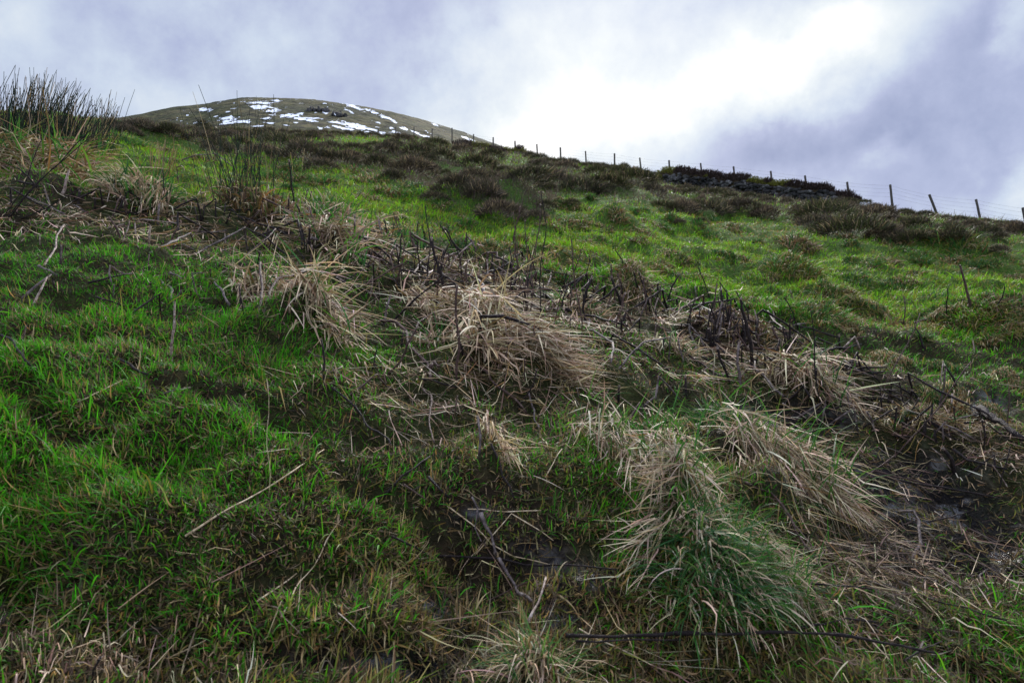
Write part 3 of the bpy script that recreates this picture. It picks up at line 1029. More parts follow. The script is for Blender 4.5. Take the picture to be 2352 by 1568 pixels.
MATS = {  # entries of TUSSOCKS that lie combed flat: from, to, half width, blades, blade length, options
    1: ((1450, 1055), (1600, 1195), 95, 900, 165, dict(ngreen=280, spread=0.4, thick=0.16)),
    2: ((1735, 1050), (1960, 1225), 85, 900, 190, dict(ngreen=160, spread=0.35, thick=0.16)),
    3: ((1085, 695), (1170, 950), 62, 760, 150, dict(spread=0.55, thick=0.13, width=(2.3, 4.8))),
    4: ((1165, 795), (1385, 900), 60, 700, 150, dict(spread=0.35, thick=0.12)),
    5: ((610, 650), (865, 835), 62, 900, 170, dict(ngreen=60, spread=0.35, thick=0.13, width=(2.2, 4.6))),
    6: ((935, 678), (1030, 748), 26, 220, 100, dict(spread=0.3)),
    7: ((715, 520), (840, 650), 58, 720, 120, dict(ngreen=110, spread=0.5, thick=0.16)),
    10: ((30, 345), (195, 450), 95, 900, 150, dict(ngreen=90, spread=0.5, thick=0.16, pal='ST')),
    12: ((150, 325), (245, 385), 60, 320, 90, dict(ngreen=50, spread=0.6, thick=0.10, pal='TS')),
    13: ((1820, 870), (1985, 980), 62, 560, 140, dict(ngreen=40, spread=0.5, thick=0.14, pal='SB')),
    16: ((1120, 1000), (1185, 1130), 16, 90, 110, dict(spread=0.25)),
    17: ((840, 540), (920, 620), 60, 420, 90, dict(ngreen=60, spread=0.8, thick=0.12)),
}
for i_, (px, py, label, rc, reach, nd, ng, fl, kw) in enumerate(TUSSOCKS):
    if i_ in MATS:
        a_, c_, half_, n_, len_, kw_ = MATS[i_]
        mat_tussock(a_, c_, half_, label, n_, len_, **kw_)
        continue
    made = tussock(px, py, label, rc, reach, nd, ng, fl, **kw)
    if i_ == 0:      # the two straw locks parted over the big green tussock
        mat_tussock((1640, 1210), (1430, 1420), 34, None, 200, 200, spread=0.22, thick=0.14, root=made)
        mat_tussock((1720, 1290), (1890, 1440), 45, None, 170, 180, ngreen=160, spread=0.3, thick=0.12, root=made)

# little tufts out in the field
LAND = []       # landmarks for the labels: name, px, py


def where(px, py, marks):
    """nearest landmark and on which side of it this point lies"""
    best = min(marks, key=lambda m: math.hypot(px - m[1], (py - m[2]) * 1.2))
    dx, dy = px - best[1], py - best[2]
    if abs(dx) > abs(dy) * 1.3:
        side = 'right of' if dx > 0 else 'left of'
    else:
        side = 'below' if dy > 0 else 'above'
    d = math.hypot(dx, dy)
    near = 'just ' if d < 60 else ('' if d < 130 else 'well ')
    return f'{near}{side} {best[0]}'


PENDING = []       # (object, leading words, px, py, landmarks)


def settle_labels():
    """every label names one thing: equal ones get a place among their likes"""
    lab = {}
    for o, lead, px, py, marks in PENDING:
        lab.setdefault(f'{lead} {where(px, py, marks)}', []).append((px, py, o))
    order = ['second', 'third', 'fourth', 'fifth', 'sixth', 'seventh', 'eighth', 'ninth', 'tenth', 'eleventh', 'twelfth', 'thirteenth', 'fourteenth', 'fifteenth', 'sixteenth', 'seventeenth']
    for text, items in lab.items():
        items.sort(key=lambda i: i[0])
        n = len(items)
        for k, (_, _, o) in enumerate(items):
            if n == 1:
                o['label'] = text
            elif k == 0:
                o['label'] = 'leftmost ' + text
            elif k == n - 1:
                o['label'] = 'rightmost ' + text
            else:
                o['label'] = f'{order[min(k - 1, 15)]} from left, ' + text


FIELD_MARKS = [('the spiky brown tuft', 1835, 555), ('the highest field hump', 1820, 620), ('the straw hump at the field edge', 1450, 640), ('the tall bare twigs', 1280, 560),
               ('the tall rushes', 560, 450), ('the low stone wall', 1700, 440), ('the upright stick in the field', 2215, 660), ('the old wall end', 1190, 365), ('the wide heather bank', 1950, 510),
               ('the combed over hump', 2265, 755)]
field_tufts = [(1600, 520), (1690, 525), (1420, 492), (1540, 512), (1310, 478), (1360, 455), (1480, 545), (1290, 520), (1730, 560), (1560, 590), (1660, 590), (1250, 600), (1390, 560), (1780, 640),
               (2000, 600), (2060, 660), (2110, 620), (1960, 560), (2260, 610), (2150, 690), (1950, 760), (2050, 740), (900, 440), (1010, 480), (1060, 500), (850, 420), (740, 420), (820, 395), (300, 330), (380, 345),
               (470, 370), (1130, 560), (1220, 640), (1500, 620), (1740, 700), (2030, 830), (2180, 860), (2300, 860), (2090, 575), (2330, 640)]
rngt = random.Random(21)
while len(field_tufts) < 112:
    px = rngt.uniform(620, 2340)
    lo = float(np.interp(px, [q[0] for q in LOW], [q[1] for q in LOW])) + 4
    hi = float(np.interp(px, _dx, _dy)) - 30
    py = lo + (hi - lo) * rngt.random() ** 1.2
    if hi > lo:
        field_tufts.append((px, py))
for px, py in field_tufts:
    px += random.uniform(-8, 8)
    py += random.uniform(-4, 4)
    strawy = random.random() < 0.5
    nd, ng = (240, 110) if strawy else (110, 240)
    o = tussock(px, py, None, random.uniform(12, 38), random.uniform(14, 34), nd, ng, DN + random.uniform(-0.5, 0.9), spread=1.8, width=(1.2, 2.4), pal=(TAN + STRAW[1:2]) if strawy else OLIVE + TAN,
                group='tufts in the field', cat='grass tuft', name='grass_tuft')
    PENDING.append((o, 'small straw coloured tuft' if strawy else 'small olive green tuft', px, py, FIELD_MARKS))


# ------------------------------------------------------------------ tubes: stalks, rushes, posts, wires
def resample(pts, step):
    pts = np.array(pts, float)
    out = [pts[0]]
    for a, b_ in zip(pts[:-1], pts[1:]):
        n = max(1, int(np.linalg.norm(b_ - a) / step))
        for k in range(1, n + 1):
            out.append(a + (b_ - a) * k / n)
    return np.array(out)


def tube(pts, rad, sides=6, cap=True, node=0.0, rng=None):
    pts = np.array(pts, float)
    n = len(pts)
    rad = np.full(n, rad) if np.isscalar(rad) else np.array(rad, float)
    tan = np.gradient(pts, axis=0)
    tan /= np.linalg.norm(tan, axis=1)[:, None] + 1e-9
    ref = np.array((0.3, 1.0, 0.2))
    a = np.cross(tan, ref)
    a /= np.linalg.norm(a, axis=1)[:, None] + 1e-9
    b_ = np.cross(tan, a)
    th = np.linspace(0, 2 * math.pi, sides, endpoint=False)
    ring = a[:, None, :] * np.cos(th)[None, :, None] + b_[:, None, :] * np.sin(th)[None, :, None]
    rr = rad[:, None] * (1 + (0.22 * (rng.random((n, sides)) - 0.5) if rng is not None else 0))
    V = (pts[:, None, :] + ring * rr[..., None]).reshape(-1, 3)
    k = np.arange(sides)
    k2 = (k + 1) % sides
    Q = np.concatenate([np.stack([i * sides + k, i * sides + k2, (i + 1) * sides + k2, (i + 1) * sides + k], 1) for i in range(n - 1)])
    T = None
    if cap:
        V = np.concatenate([V, pts[:1], pts[-1:]])
        c0, c1 = len(V) - 2, len(V) - 1
        T = np.concatenate([np.stack([np.full(sides, c0), k2, k], 1), np.stack([np.full(sides, c1), (n - 1) * sides + k, (n - 1) * sides + k2], 1)])
    return V, Q, T


OFF = {'A': (0, 122.5), 'B': (784, 122.5), 'C': (1568, 122.5), 'D': (0, 522.5), 'E': (784, 522.5), 'F': (1568, 522.5), 'G': (0, 1045), 'H': (784, 1045), 'I': (1568, 1045)}
TONES = {'k': ('dark', M_DARK), 'b': ('brown', M_BROWN), 'g': ('grey', M_GREY), 'p': ('pale', M_PALE), 's': ('straw', M_STRAW)}
STALK_MARKS = [('the frayed pale stump', 398, 760), ('the golden bent tussock', 740, 740), ('the tangled straw tussock', 1115, 790), ('the big green tussock', 1625, 1330), ('the broad straw tussock', 1500, 1140),
               ('the straw tussock by wet mud', 1850, 1130), ('the dark dome of stalks', 1680, 740), ('the silvery hanging tussock', 790, 570), ('the tall rushes', 560, 430), ('the pinned dark tussock', 1890, 920),
               ('the wet mud pools', 2150, 1240), ('the green hearted tussock', 335, 430), ('the stand of pale stubs', 860, 560), ('the arching brown stalk', 1180, 730), ('the tall bare twigs', 1280, 580),
               ('the flattened pale tussock', 1280, 850), ('the upright field stick', 2215, 660), ('the drooping grey tussock', 90, 410), ('the field edge hump', 1450, 650), ('the mossy stub', 2200, 970),
               ('the bottom edge branch', 1700, 1525), ('the long pale straw', 540, 1180), ('the mud by the crossed sticks', 1230, 1270)]


def stalk(zone, mode, wz, tone, pts, frayed=None, name=None, lead=None, cat='stalk', group='broken dead stalks', label=None):
    """a dead stalk traced in 3-D. mode u: first point grows from the ground; b: both ends on the ground; l: lies on the ground"""
    ox, oy = OFF[zone]
    P = [(ox + x / 3.0, oy + y / 3.0) for x, y in pts]
    n = len(P)
    if mode == 'l':
        T = [ground_t(*q) for q in P]
    else:
        t0 = ground_t(*P[0])
        t1 = ground_t(*P[-1]) if mode == 'b' else t0 * (1 - random.uniform(-0.012, 0.02))
        if mode == 'b' and t1 > t0 * 1.35:
            t1 = t0 * 1.35
        if mode == 'b' and t1 < t0 * 0.74:
            t1 = t0 * 0.74
        ln = [0.0]
        for a, c in zip(P[:-1], P[1:]):
            ln.append(ln[-1] + math.hypot(c[0] - a[0], c[1] - a[1]))
        T = [t0 + (t1 - t0) * s_ / ln[-1] for s_ in ln]
    W = [ray(*q) * t for q, t in zip(P, T)]
    r0 = (wz * 0.85 if tone in 'sp' else (wz if T[0] < 2.2 else wz * 1.15 + 1.2)) / 6.0 * (sum(T) / n) / FPX
    if mode == 'l':
        W = [np.array((w[0], w[1], max(w[2], float(height(w[0], w[1])) + 0.6 * r0 + (0.055 if name == 'fallen_branch' else (0.018 if tone in 'sp' else 0.030))))) for w in W]
    else:
        d = W[1] - W[0]
        W[0] = W[0] - d / np.linalg.norm(d) * 0.03      # rooted
    rng = np.random.default_rng(int(abs(P[0][0] * 13 + P[0][1] * 7)) + n)
    Q = resample(W, 0.022 + 0.006 * T[0])
    if len(Q) > 3:
        j = rng.normal(0, 1, Q.shape) * r0 * 0.28
        j[0] = 0
        Q = Q + j
        # a slow bend so that nothing is ruler straight
        ph = rng.uniform(0, 6.28)
        amp = float(np.linalg.norm(Q[-1] - Q[0])) * 0.022
        wv = np.sin(np.linspace(0, 1, len(Q)) * rng.uniform(4, 9) + ph) * np.sin(np.linspace(0, math.pi, len(Q)))
        Q[:, 0] += wv * amp
        Q[:, 2] += wv * amp * 0.5
    f = np.linspace(0, 1, len(Q))
    rad = r0 * (1.12 - 0.35 * f) * (1 + 0.16 * (np.arange(len(Q)) % 4 == 0)) * (1 + 0.10 * rng.normal(size=len(Q)))
    org = Q[0].copy()
    V, F, Tt = tube(Q - org, rad, 6, True, rng=rng)
    word, mat = TONES[tone]
    bent = mode == 'b' and n >= 3
    nm = name or ('fallen_stalk' if mode == 'l' else ('bent_stalk' if bent else ('dead_twig' if wz < 7 else 'broken_stalk')))
    o = obj(nm, write_mesh(nm, V, F, Tt), mat, None, tuple(org))
    tag(o, cat, label, group)
    px, py = sum(q[0] for q in P) / n, sum(q[1] for q in P) / n
    hpx = max(q[1] for q in P) - min(q[1] for q in P)
    if name == 'straw_stem':
        label, lead = lead, None
        tag(o, 'straw', label, 'loose straws')
    if label is None:
        if lead is None:
            size = 'thick' if wz >= 14 else ('thin' if wz < 7 else 'slim')
            form = {'fallen_stalk': 'fallen stalk', 'bent_stalk': 'snapped over stalk', 'dead_twig': 'bare twig', 'broken_stalk': 'broken stalk'}[nm]
            if nm in ('dead_twig', 'broken_stalk'):
                dx = P[-1][0] - P[0][0]
                form = ('upright ' if abs(dx) < 0.2 * max(hpx, 1) else ('right leaning ' if dx > 0 else 'left leaning ')) + form
                if hpx < 32:
                    size = 'short ' + size
                elif hpx > 120:
                    size = 'tall ' + size
            elif nm == 'bent_stalk':
                form = ('steeply ' if hpx > 70 else 'low ') + form
            lead = f'{size} {word} {form}'
        PENDING.append((o, lead, px, py, STALK_MARKS))
    # splintered end where the stalk broke
    if frayed is None:
        frayed = mode == 'u' and wz >= 9
    if frayed:
        end = Q[-1] - org
        dirv = Q[-1] - Q[-2]
        dirv /= np.linalg.norm(dirv) + 1e-9
        m = 9
        side = rng.normal(size=(m, 3))
        side -= np.outer(side @ dirv, dirv)
        side /= np.linalg.norm(side, axis=1)[:, None] + 1e-9
        base = end + side * rad[-1] * 0.85 - dirv * rad[-1] * 1.6
        tipp = end + dirv * rad[-1] * rng.uniform(0.4, 3.0, (m, 1)) + side * rad[-1] * rng.uniform(0.7, 1.9, (m, 1))
        w = np.cross(dirv, side) * rad[-1] * 0.42
        V2 = np.concatenate([base - w, base + w, tipp, base - side * rad[-1] * 0.3])
        i = np.arange(m)
        T2 = np.concatenate([np.stack([i, i + m, i + 2 * m], 1), np.stack([i + m, i + 3 * m, i + 2 * m], 1), np.stack([i + 3 * m, i, i + 2 * m], 1)])
        obj('splintered_fringe', write_mesh('splintered_fringe', V2, None, T2), M_PALE, o)
    return o


ST = [
    # upper part of the belt
    ('A', 'u', 22, 'p', [(430, 970), (475, 820)]), ('A', 'b', 14, 'p', [(305, 1455), (380, 1310), (455, 1175), (490, 1290)]), ('A', 'u', 12, 'g', [(1090, 1180), (1095, 1040)]),
    ('A', 'u', 14, 'p', [(1025, 1330), (1028, 1260), (1035, 1185)]), ('A', 'u', 10, 'g', [(420, 1450), (422, 1325)]), ('A', 'u', 8, 'p', [(275, 1320), (275, 1245)]),
    ('A', 'b', 12, 'g', [(1045, 1370), (1180, 1300), (1320, 1235), (1330, 1295)]), ('A', 'b', 11, 'b', [(510, 1290), (650, 1235), (850, 1180), (862, 1215)]),
    ('A', 'b', 10, 'k', [(710, 1040), (685, 925), (560, 990), (460, 1048)]), ('A', 'b', 9, 'b', [(870, 1140), (860, 990), (815, 1010), (770, 1150)]), ('A', 'b', 9, 'k', [(1080, 1090), (960, 1010), (875, 955), (800, 1100)]),
    ('A', 'b', 11, 'k', [(1385, 1160), (1360, 1000), (1240, 1050), (1130, 1120)]), ('A', 'b', 8, 'k', [(1490, 1140), (1485, 1000), (1390, 1085)]), ('A', 'u', 16, 'k', [(535, 1070), (545, 950)]),
    ('A', 'u', 9, 'k', [(655, 1085), (655, 1000)]), ('A', 'u', 6, 'k', [(800, 1010), (790, 835)]), ('A', 'u', 6, 'k', [(1150, 1060), (1120, 800)]), ('A', 'u', 8, 'b', [(1225, 900), (1218, 785), (1250, 775)]),
    ('A', 'u', 12, 'k', [(2020, 1050), (2015, 870), (1995, 740)]), ('A', 'b', 12, 'k', [(2080, 1340), (2055, 1150), (1850, 1230), (1700, 1290)]), ('A', 'l', 11, 'k', [(1990, 1290), (1800, 1200), (1645, 1150)]),
    ('A', 'b', 12, 'g', [(1910, 1230), (1975, 1060), (1990, 1140)]), ('A', 'b', 16, 'p', [(2170, 1165), (2110, 1085), (2105, 1150)]), ('A', 'u', 10, 'k', [(2260, 1210), (2260, 1135)]), ('A', 'u', 12, 'k', [(1770, 1475), (1795, 1370)]),
    ('A', 'u', 12, 'b', [(2140, 1480), (2145, 1330)]), ('A', 'u', 10, 'p', [(850, 1300), (895, 1150)]), ('A', 'u', 12, 'p', [(935, 1255), (930, 1170)]), ('A', 'u', 8, 'g', [(960, 1235), (955, 1185)]), ('A', 'u', 10, 'p', [(1345, 1255), (1380, 1190)]),
    ('A', 'u', 8, 'p', [(1552, 1310), (1550, 1240)]), ('A', 'l', 8, 'g', [(1360, 1260), (1460, 1262), (1560, 1248)]), ('A', 'l', 6, 's', [(1500, 1395), (1440, 1440), (1370, 1485)]), ('A', 'b', 14, 'p', [(20, 1060), (150, 980), (70, 905)]),
    ('A', 'l', 9, 'k', [(1570, 1105), (1760, 1108), (1920, 1125)]), ('A', 'u', 8, 'p', [(1830, 1010), (1850, 905)]), ('A', 'u', 8, 'p', [(1885, 1000), (1893, 915)]), ('A', 'u', 8, 'b', [(1600, 1010), (1595, 910)]),
    ('A', 'u', 9, 'k', [(1990, 1130), (1990, 1000)]), ('A', 'u', 10, 'k', [(1955, 1130), (1980, 1050)]), ('A', 'u', 7, 'p', [(2060, 1070), (2045, 965)]), ('A', 'l', 10, 'b', [(2060, 1030), (2160, 1100), (2230, 1170)]),
    ('A', 'u', 9, 'b', [(1690, 1200), (1780, 1085)]), ('A', 'l', 7, 'g', [(440, 1140), (300, 1080), (180, 1010)]), ('A', 'u', 7, 'k', [(1400, 1130), (1410, 1040)]), ('A', 'u', 7, 'k', [(1545, 1110), (1555, 1030)]),
    # left bank
    ('D', 'b', 15, 'p', [(235, 530), (280, 430), (325, 340), (335, 430)]), ('D', 'b', 13, 'g', [(165, 478), (260, 390), (358, 318), (372, 420)]), ('D', 'u', 18, 'p', [(1190, 930), (1185, 760), (1195, 620), (1200, 515)]),
    ('D', 'b', 14, 'g', [(1190, 505), (1165, 425), (1105, 360)]), ('D', 'u', 9, 'g', [(1205, 512), (1250, 430)]), ('D', 'b', 11, 'k', [(1102, 600), (1096, 460), (980, 540), (870, 620)]),
    ('D', 'u', 11, 'g', [(1370, 480), (1340, 400), (1325, 320), (1395, 312)]), ('D', 'l', 14, 'g', [(1580, 580), (1525, 495), (1470, 420)]), ('D', 'u', 11, 'k', [(1650, 590), (1655, 480), (1650, 390)]), ('D', 'u', 10, 'k', [(1680, 630), (1660, 480)]),
    ('D', 'b', 13, 'b', [(1770, 610), (1785, 440), (1812, 230), (1865, 390)]), ('D', 'b', 15, 'b', [(2150, 395), (2150, 295), (1935, 345), (1880, 430), (1815, 595)]), ('D', 'u', 14, 'p', [(2175, 300), (2110, 272), (2080, 300)]),
    ('D', 'l', 15, 'k', [(815, 975), (880, 1010), (1010, 1080)]), ('D', 'u', 8, 'b', [(680, 1090), (688, 900)]), ('D', 'l', 14, 'k', [(0, 805), (120, 900), (165, 970), (240, 1060)]), ('D', 'u', 9, 'b', [(150, 810), (180, 680)]),
    ('D', 'u', 9, 'g', [(170, 980), (155, 840)]), ('D', 'u', 9, 'g', [(770, 390), (748, 310), (760, 262)]), ('D', 'u', 9, 'g', [(772, 520), (785, 395)]), ('D', 'l', 11, 'b', [(770, 315), (800, 345), (860, 365)]),
    ('D', 'l', 11, 's', [(0, 1465), (300, 1340), (600, 1215), (850, 1085)], False, 'straw_stem', 'long pale straw lying slantwise across green grass'), ('D', 'u', 13, 'k', [(2230, 1110), (2240, 1000), (2215, 770)]), ('D', 'l', 8, 'g', [(1120, 1215), (1200, 1190), (1305, 1168)]),
    ('D', 'l', 12, 'g', [(260, 312), (330, 345), (390, 380)]), ('D', 'u', 9, 'b', [(1020, 280), (1025, 190)]), ('D', 'u', 8, 'b', [(1450, 350), (1450, 285)]), ('D', 'l', 11, 'k', [(600, 430), (740, 395), (900, 365)]), ('D', 'l', 10, 'k', [(660, 530), (760, 560), (850, 590)]),
    ('D', 'l', 9, 'g', [(1170, 355), (1210, 372), (1250, 395)]), ('D', 'u', 8, 'p', [(1290, 510), (1305, 475)]), ('D', 'u', 10, 'k', [(1800, 330), (1825, 280)]), ('D', 'u', 9, 'p', [(1945, 330), (1952, 295)]), ('D', 'l', 9, 'b', [(2120, 905), (2170, 930), (2225, 950)]),
    # the middle
    ('E', 'l', 12, 'k', [(-72, 1163), (30, 1255), (150, 1375), (340, 1560)], True), ('E', 'b', 11, 'b', [(40, 1170), (245, 1008), (320, 1090), (390, 1135)]), ('E', 'u', 9, 'k', [(215, 970), (250, 820)]),
    ('E', 'l', 17, 'b', [(270, 685), (350, 700), (430, 770), (520, 880), (600, 990), (612, 1100)]), ('E', 'u', 19, 'k', [(985, 830), (970, 705), (962, 605), (1100, 615), (1320, 685), (1400, 730), (1480, 830)], False, 'bent_stalk', None, 'stalk', 'broken dead stalks', 'long dark stalk snapped over at the top, arching across the pale straw'), ('E', 'u', 9, 'b', [(1360, 880), (1345, 790), (1318, 690)]),
    ('E', 'b', 24, 'g', [(1000, 520), (965, 400), (932, 362), (880, 450)]), ('E', 'u', 17, 'k', [(722, 525), (690, 400), (650, 220), (620, 80)]), ('E', 'u', 12, 'b', [(665, 565), (665, 330)]), ('E', 'l', 12, 'k', [(690, 340), (790, 450), (845, 515)]),
    ('E', 'u', 7, 'k', [(602, 440), (605, 150), (590, -20), (580, -150)]), ('E', 'b', 9, 'b', [(462, 345), (540, 260), (630, 165), (634, 230)]), ('E', 'u', 11, 'k', [(340, 650), (520, 490), (710, 330)]), ('E', 'u', 15, 'g', [(290, 660), (315, 560), (340, 465)]),
    ('E', 'b', 13, 'k', [(410, 355), (415, 288), (480, 305), (560, 342)]), ('E', 'u', 13, 'p', [(152, 200), (150, 20)]), ('E', 'u', 11, 'g', [(178, 190), (165, 60)]), ('E', 'b', 14, 'k', [(225, 155), (222, 78), (200, 85), (192, 140)]),
    ('E', 'b', 11, 'k', [(352, 195), (336, 8), (190, 28), (40, 52)]), ('E', 'u', 13, 'k', [(388, 210), (385, 118)]), ('E', 'u', 11, 'p', [(300, 205), (390, 125)]), ('E', 'u', 12, 'k', [(132, 175), (125, 80)]), ('E', 'u', 12, 'p', [(205, 480), (212, 335)]), ('E', 'u', 9, 'p', [(160, 410), (205, 350)]),
    ('E', 'u', 15, 'b', [(800, 1055), (800, 850), (790, 660), (798, 400)]), ('E', 'u', 15, 'k', [(842, 895), (800, 715)]), ('E', 'b', 12, 'p', [(480, 780), (540, 650), (640, 578), (655, 700)]), ('E', 'u', 11, 'b', [(318, 1012), (400, 930), (460, 800), (520, 690)]),
    ('E', 'l', 11, 'k', [(550, 1100), (700, 1130), (810, 1158)]), ('E', 'u', 9, 'b', [(780, 1300), (800, 1160)]), ('E', 'l', 10, 'b', [(560, 1170), (600, 1250), (640, 1560)]), ('E', 'u', 20, 'g', [(955, 1570), (952, 1440), (937, 1300)]),
    ('E', 'u', 9, 'k', [(1220, 1250), (1320, 1080), (1345, 980)]), ('E', 'u', 8, 'b', [(1262, 1085), (1260, 895)]), ('E', 'u', 9, 'b', [(1085, 985), (1130, 880), (1165, 778)]), ('E', 'u', 19, 'p', [(1155, 800), (1130, 688)]), ('E', 'l', 10, 'g', [(1290, 1190), (1310, 1300), (1365, 1435)]),
    ('E', 'b', 9, 'b', [(1318, 1480), (1450, 1390), (1550, 1305), (1545, 1240)]), ('E', 'l', 13, 'b', [(830, 910), (960, 1020), (1100, 1150), (1280, 1330)]), ('E', 'b', 11, 'p', [(895, 375), (872, 250), (905, 205)]), ('E', 'l', 9, 'p', [(815, 300), (845, 275), (882, 240)]),
    ('E', 'b', 11, 'b', [(1092, 275), (1075, 170), (1000, 175), (915, 228)]), ('E', 'u', 10, 'g', [(932, 158), (895, 95), (860, 62), (855, 92)]), ('E', 'u', 11, 'k', [(850, 200), (760, 80), (710, 0)]), ('E', 'u', 7, 'k', [(772, 150), (735, 60), (680, -20)]),
    ('E', 'b', 11, 'k', [(1078, 345), (1070, 288), (990, 315), (915, 362)]), ('E', 'b', 11, 'k', [(1252, 215), (1245, 168), (1140, 242)]),
    ('E', 'u', 5, 'b', [(1170, 650), (1185, 300), (1190, 0), (1185, -110)]), ('E', 'u', 5, 'b', [(1252, 560), (1272, 250), (1265, -60)]), ('E', 'u', 6, 'b', [(1300, 600), (1325, 250), (1360, 0), (1372, -130)]), ('E', 'u', 6, 'k', [(1365, 660), (1390, 300), (1400, 0), (1375, -250)]),
    ('E', 'u', 7, 'b', [(1190, 380), (1215, 260), (1195, 60)]), ('E', 'u', 5, 'b', [(1280, 600), (1310, 280), (1350, 110)]), ('E', 'u', 4, 'b', [(1255, 640), (1230, 300), (1205, 40)]), ('E', 'u', 5, 'b', [(1195, 560), (1225, 350), (1260, 210)]),
    ('E', 'u', 8, 'b', [(1655, 785), (1630, 400), (1600, 230), (1585, 75)]), ('E', 'u', 6, 'b', [(1450, 710), (1520, 470), (1582, 330)]), ('E', 'u', 5, 'b', [(1600, 330), (1640, 200), (1650, 150)]), ('E', 'u', 16, 'k', [(1690, 695), (1665, 560), (1690, 430), (1725, 350)]), ('E', 'u', 9, 'k', [(1512, 315), (1500, 248)]), ('E', 'u', 9, 'b', [(1655, 385), (1650, 318)]),
    ('E', 'b', 13, 'p', [(1420, 395), (1450, 308), (1462, 360)]), ('E', 'u', 10, 'p', [(1590, 565), (1640, 505)]), ('E', 'u', 8, 'p', [(1600, 515), (1585, 420)]), ('E', 'l', 14, 'g', [(1700, 665), (1740, 750), (1830, 830), (1870, 900), (1860, 975)]), ('E', 'b', 12, 'k', [(1832, 815), (1880, 732), (2000, 810), (2150, 920), (2310, 1020)]),
    ('E', 'b', 10, 'g', [(1840, 1120), (1900, 1000), (2000, 880), (2090, 785), (2255, 760), (2255, 935)]), ('E', 'u', 10, 'k', [(2220, 885), (2220, 768)]), ('E', 'u', 12, 'k', [(1700, 560), (1830, 465), (1915, 395)]), ('E', 'u', 11, 'p', [(2045, 490), (2085, 415)]), ('E', 'u', 8, 'b', [(2128, 465), (2110, 362)]),
    ('E', 'u', 7, 'k', [(1938, 265), (1935, 225), (1888, 155)]), ('E', 'l', 6, 'b', [(1920, 350), (2100, 410), (2250, 460)]), ('E', 'b', 12, 'k', [(2322, 555), (2310, 490), (2210, 515)]), ('E', 'b', 12, 'b', [(1985, 1325), (2050, 1212), (2140, 1295)]), ('E', 'b', 12, 'g', [(2080, 1235), (2160, 1170), (2195, 1020), (2260, 1090), (2345, 1205)]),
    ('E', 'u', 14, 'k', [(1912, 1235), (1915, 1085)]), ('E', 'l', 13, 'k', [(1550, 600), (1650, 640), (1880, 690), (1975, 720)]), ('E', 'u', 10, 'k', [(1932, 725), (1930, 628)]), ('E', 'u', 8, 'k', [(1576, 695), (1580, 620)]), ('E', 'u', 12, 'k', [(1290, 760), (1288, 680)]), ('E', 'u', 8, 'k', [(1095, 330), (1115, 235)]), ('E', 'u', 7, 'b', [(980, 430), (960, 340)]), ('E', 'u', 16, 'k', [(415, 830), (425, 720)]),
    ('E', 'u', 10, 'p', [(265, 470), (258, 380)]), ('E', 'l', 10, 'b', [(700, 240), (820, 190), (880, 170)]), ('E', 'u', 9, 'k', [(540, 300), (525, 100), (482, 60)], False), ('E', 'u', 6, 'b', [(430, 330), (430, 120), (360, -100)]), ('E', 'u', 10, 'k', [(135, -50), (137, 15)][::-1]), ('E', 'l', 16, 'k', [(330, 390), (360, 400), (400, 450)]), ('E', 'l', 18, 'b', [(610, 1020), (640, 975), (670, 1010)]),
    # right side
    ('F', 'u', 17, 'k', [(490, 990), (465, 870), (430, 650), (400, 490)]), ('F', 'u', 16, 'k', [(325, 1085), (290, 980), (235, 820)]), ('F', 'u', 15, 'g', [(402, 1115), (375, 940), (390, 795)]), ('F', 'b', 14, 'k', [(95, 895), (70, 760), (55, 670), (-30, 672)]),
    ('F', 'u', 20, 'k', [(195, 835), (185, 695)]), ('F', 'l', 9, 'k', [(200, 690), (340, 770), (460, 840)]), ('F', 'u', 11, 'g', [(215, 745), (270, 520)]), ('F', 'u', 12, 'g', [(245, 765), (270, 600)]), ('F', 'u', 13, 'p', [(300, 740), (335, 620)]), ('F', 'u', 10, 'k', [(350, 815), (345, 740)]), ('F', 'b', 6, 'k', [(262, 525), (258, 375), (340, 500)]),
    ('F', 'b', 13, 'k', [(0, 600), (140, 525), (350, 495), (362, 545)]), ('F', 'b', 11, 'k', [(500, 695), (515, 600), (550, 568), (700, 670), (880, 790), (1040, 872)]), ('F', 'u', 14, 'p', [(510, 690), (512, 640), (495, 570)]), ('F', 'l', 9, 'g', [(500, 790), (700, 720), (850, 690)]), ('F', 'l', 9, 'k', [(780, 705), (950, 750), (1075, 790)]),
    ('F', 'u', 12, 'k', [(1090, 860), (1078, 745)]), ('F', 'b', 7, 'b', [(1280, 785), (1278, 748), (1190, 758), (1110, 770)]), ('F', 'b', 15, 'p', [(1095, 845), (1190, 752), (1225, 855)]), ('F', 'b', 17, 'g', [(1040, 955), (1140, 945), (1185, 890), (1195, 945)]), ('F', 'l', 9, 'g', [(1120, 960), (1200, 1020), (1320, 1070)]), ('F', 'u', 9, 'p', [(772, 515), (740, 425)]),
    ('F', 'l', 9, 'p', [(1395, 850), (1420, 895), (1445, 935)]), ('F', 'u', 9, 'k', [(1662, 825), (1640, 740), (1598, 678)], False), ('F', 'l', 9, 'b', [(1600, 685), (1650, 672), (1700, 660)]), ('F', 'u', 6, 'b', [(1378, 1135), (1480, 930), (1600, 690), (1640, 585)]), ('F', 'u', 13, 'b', [(1982, 565), (1960, 400), (1910, 258)], False, None, None, 'stick', 'broken dead stalks', 'lone brown stick standing upright in the open field'), ('F', 'u', 7, 'k', [(2148, 575), (2200, 480), (2220, 410)]),
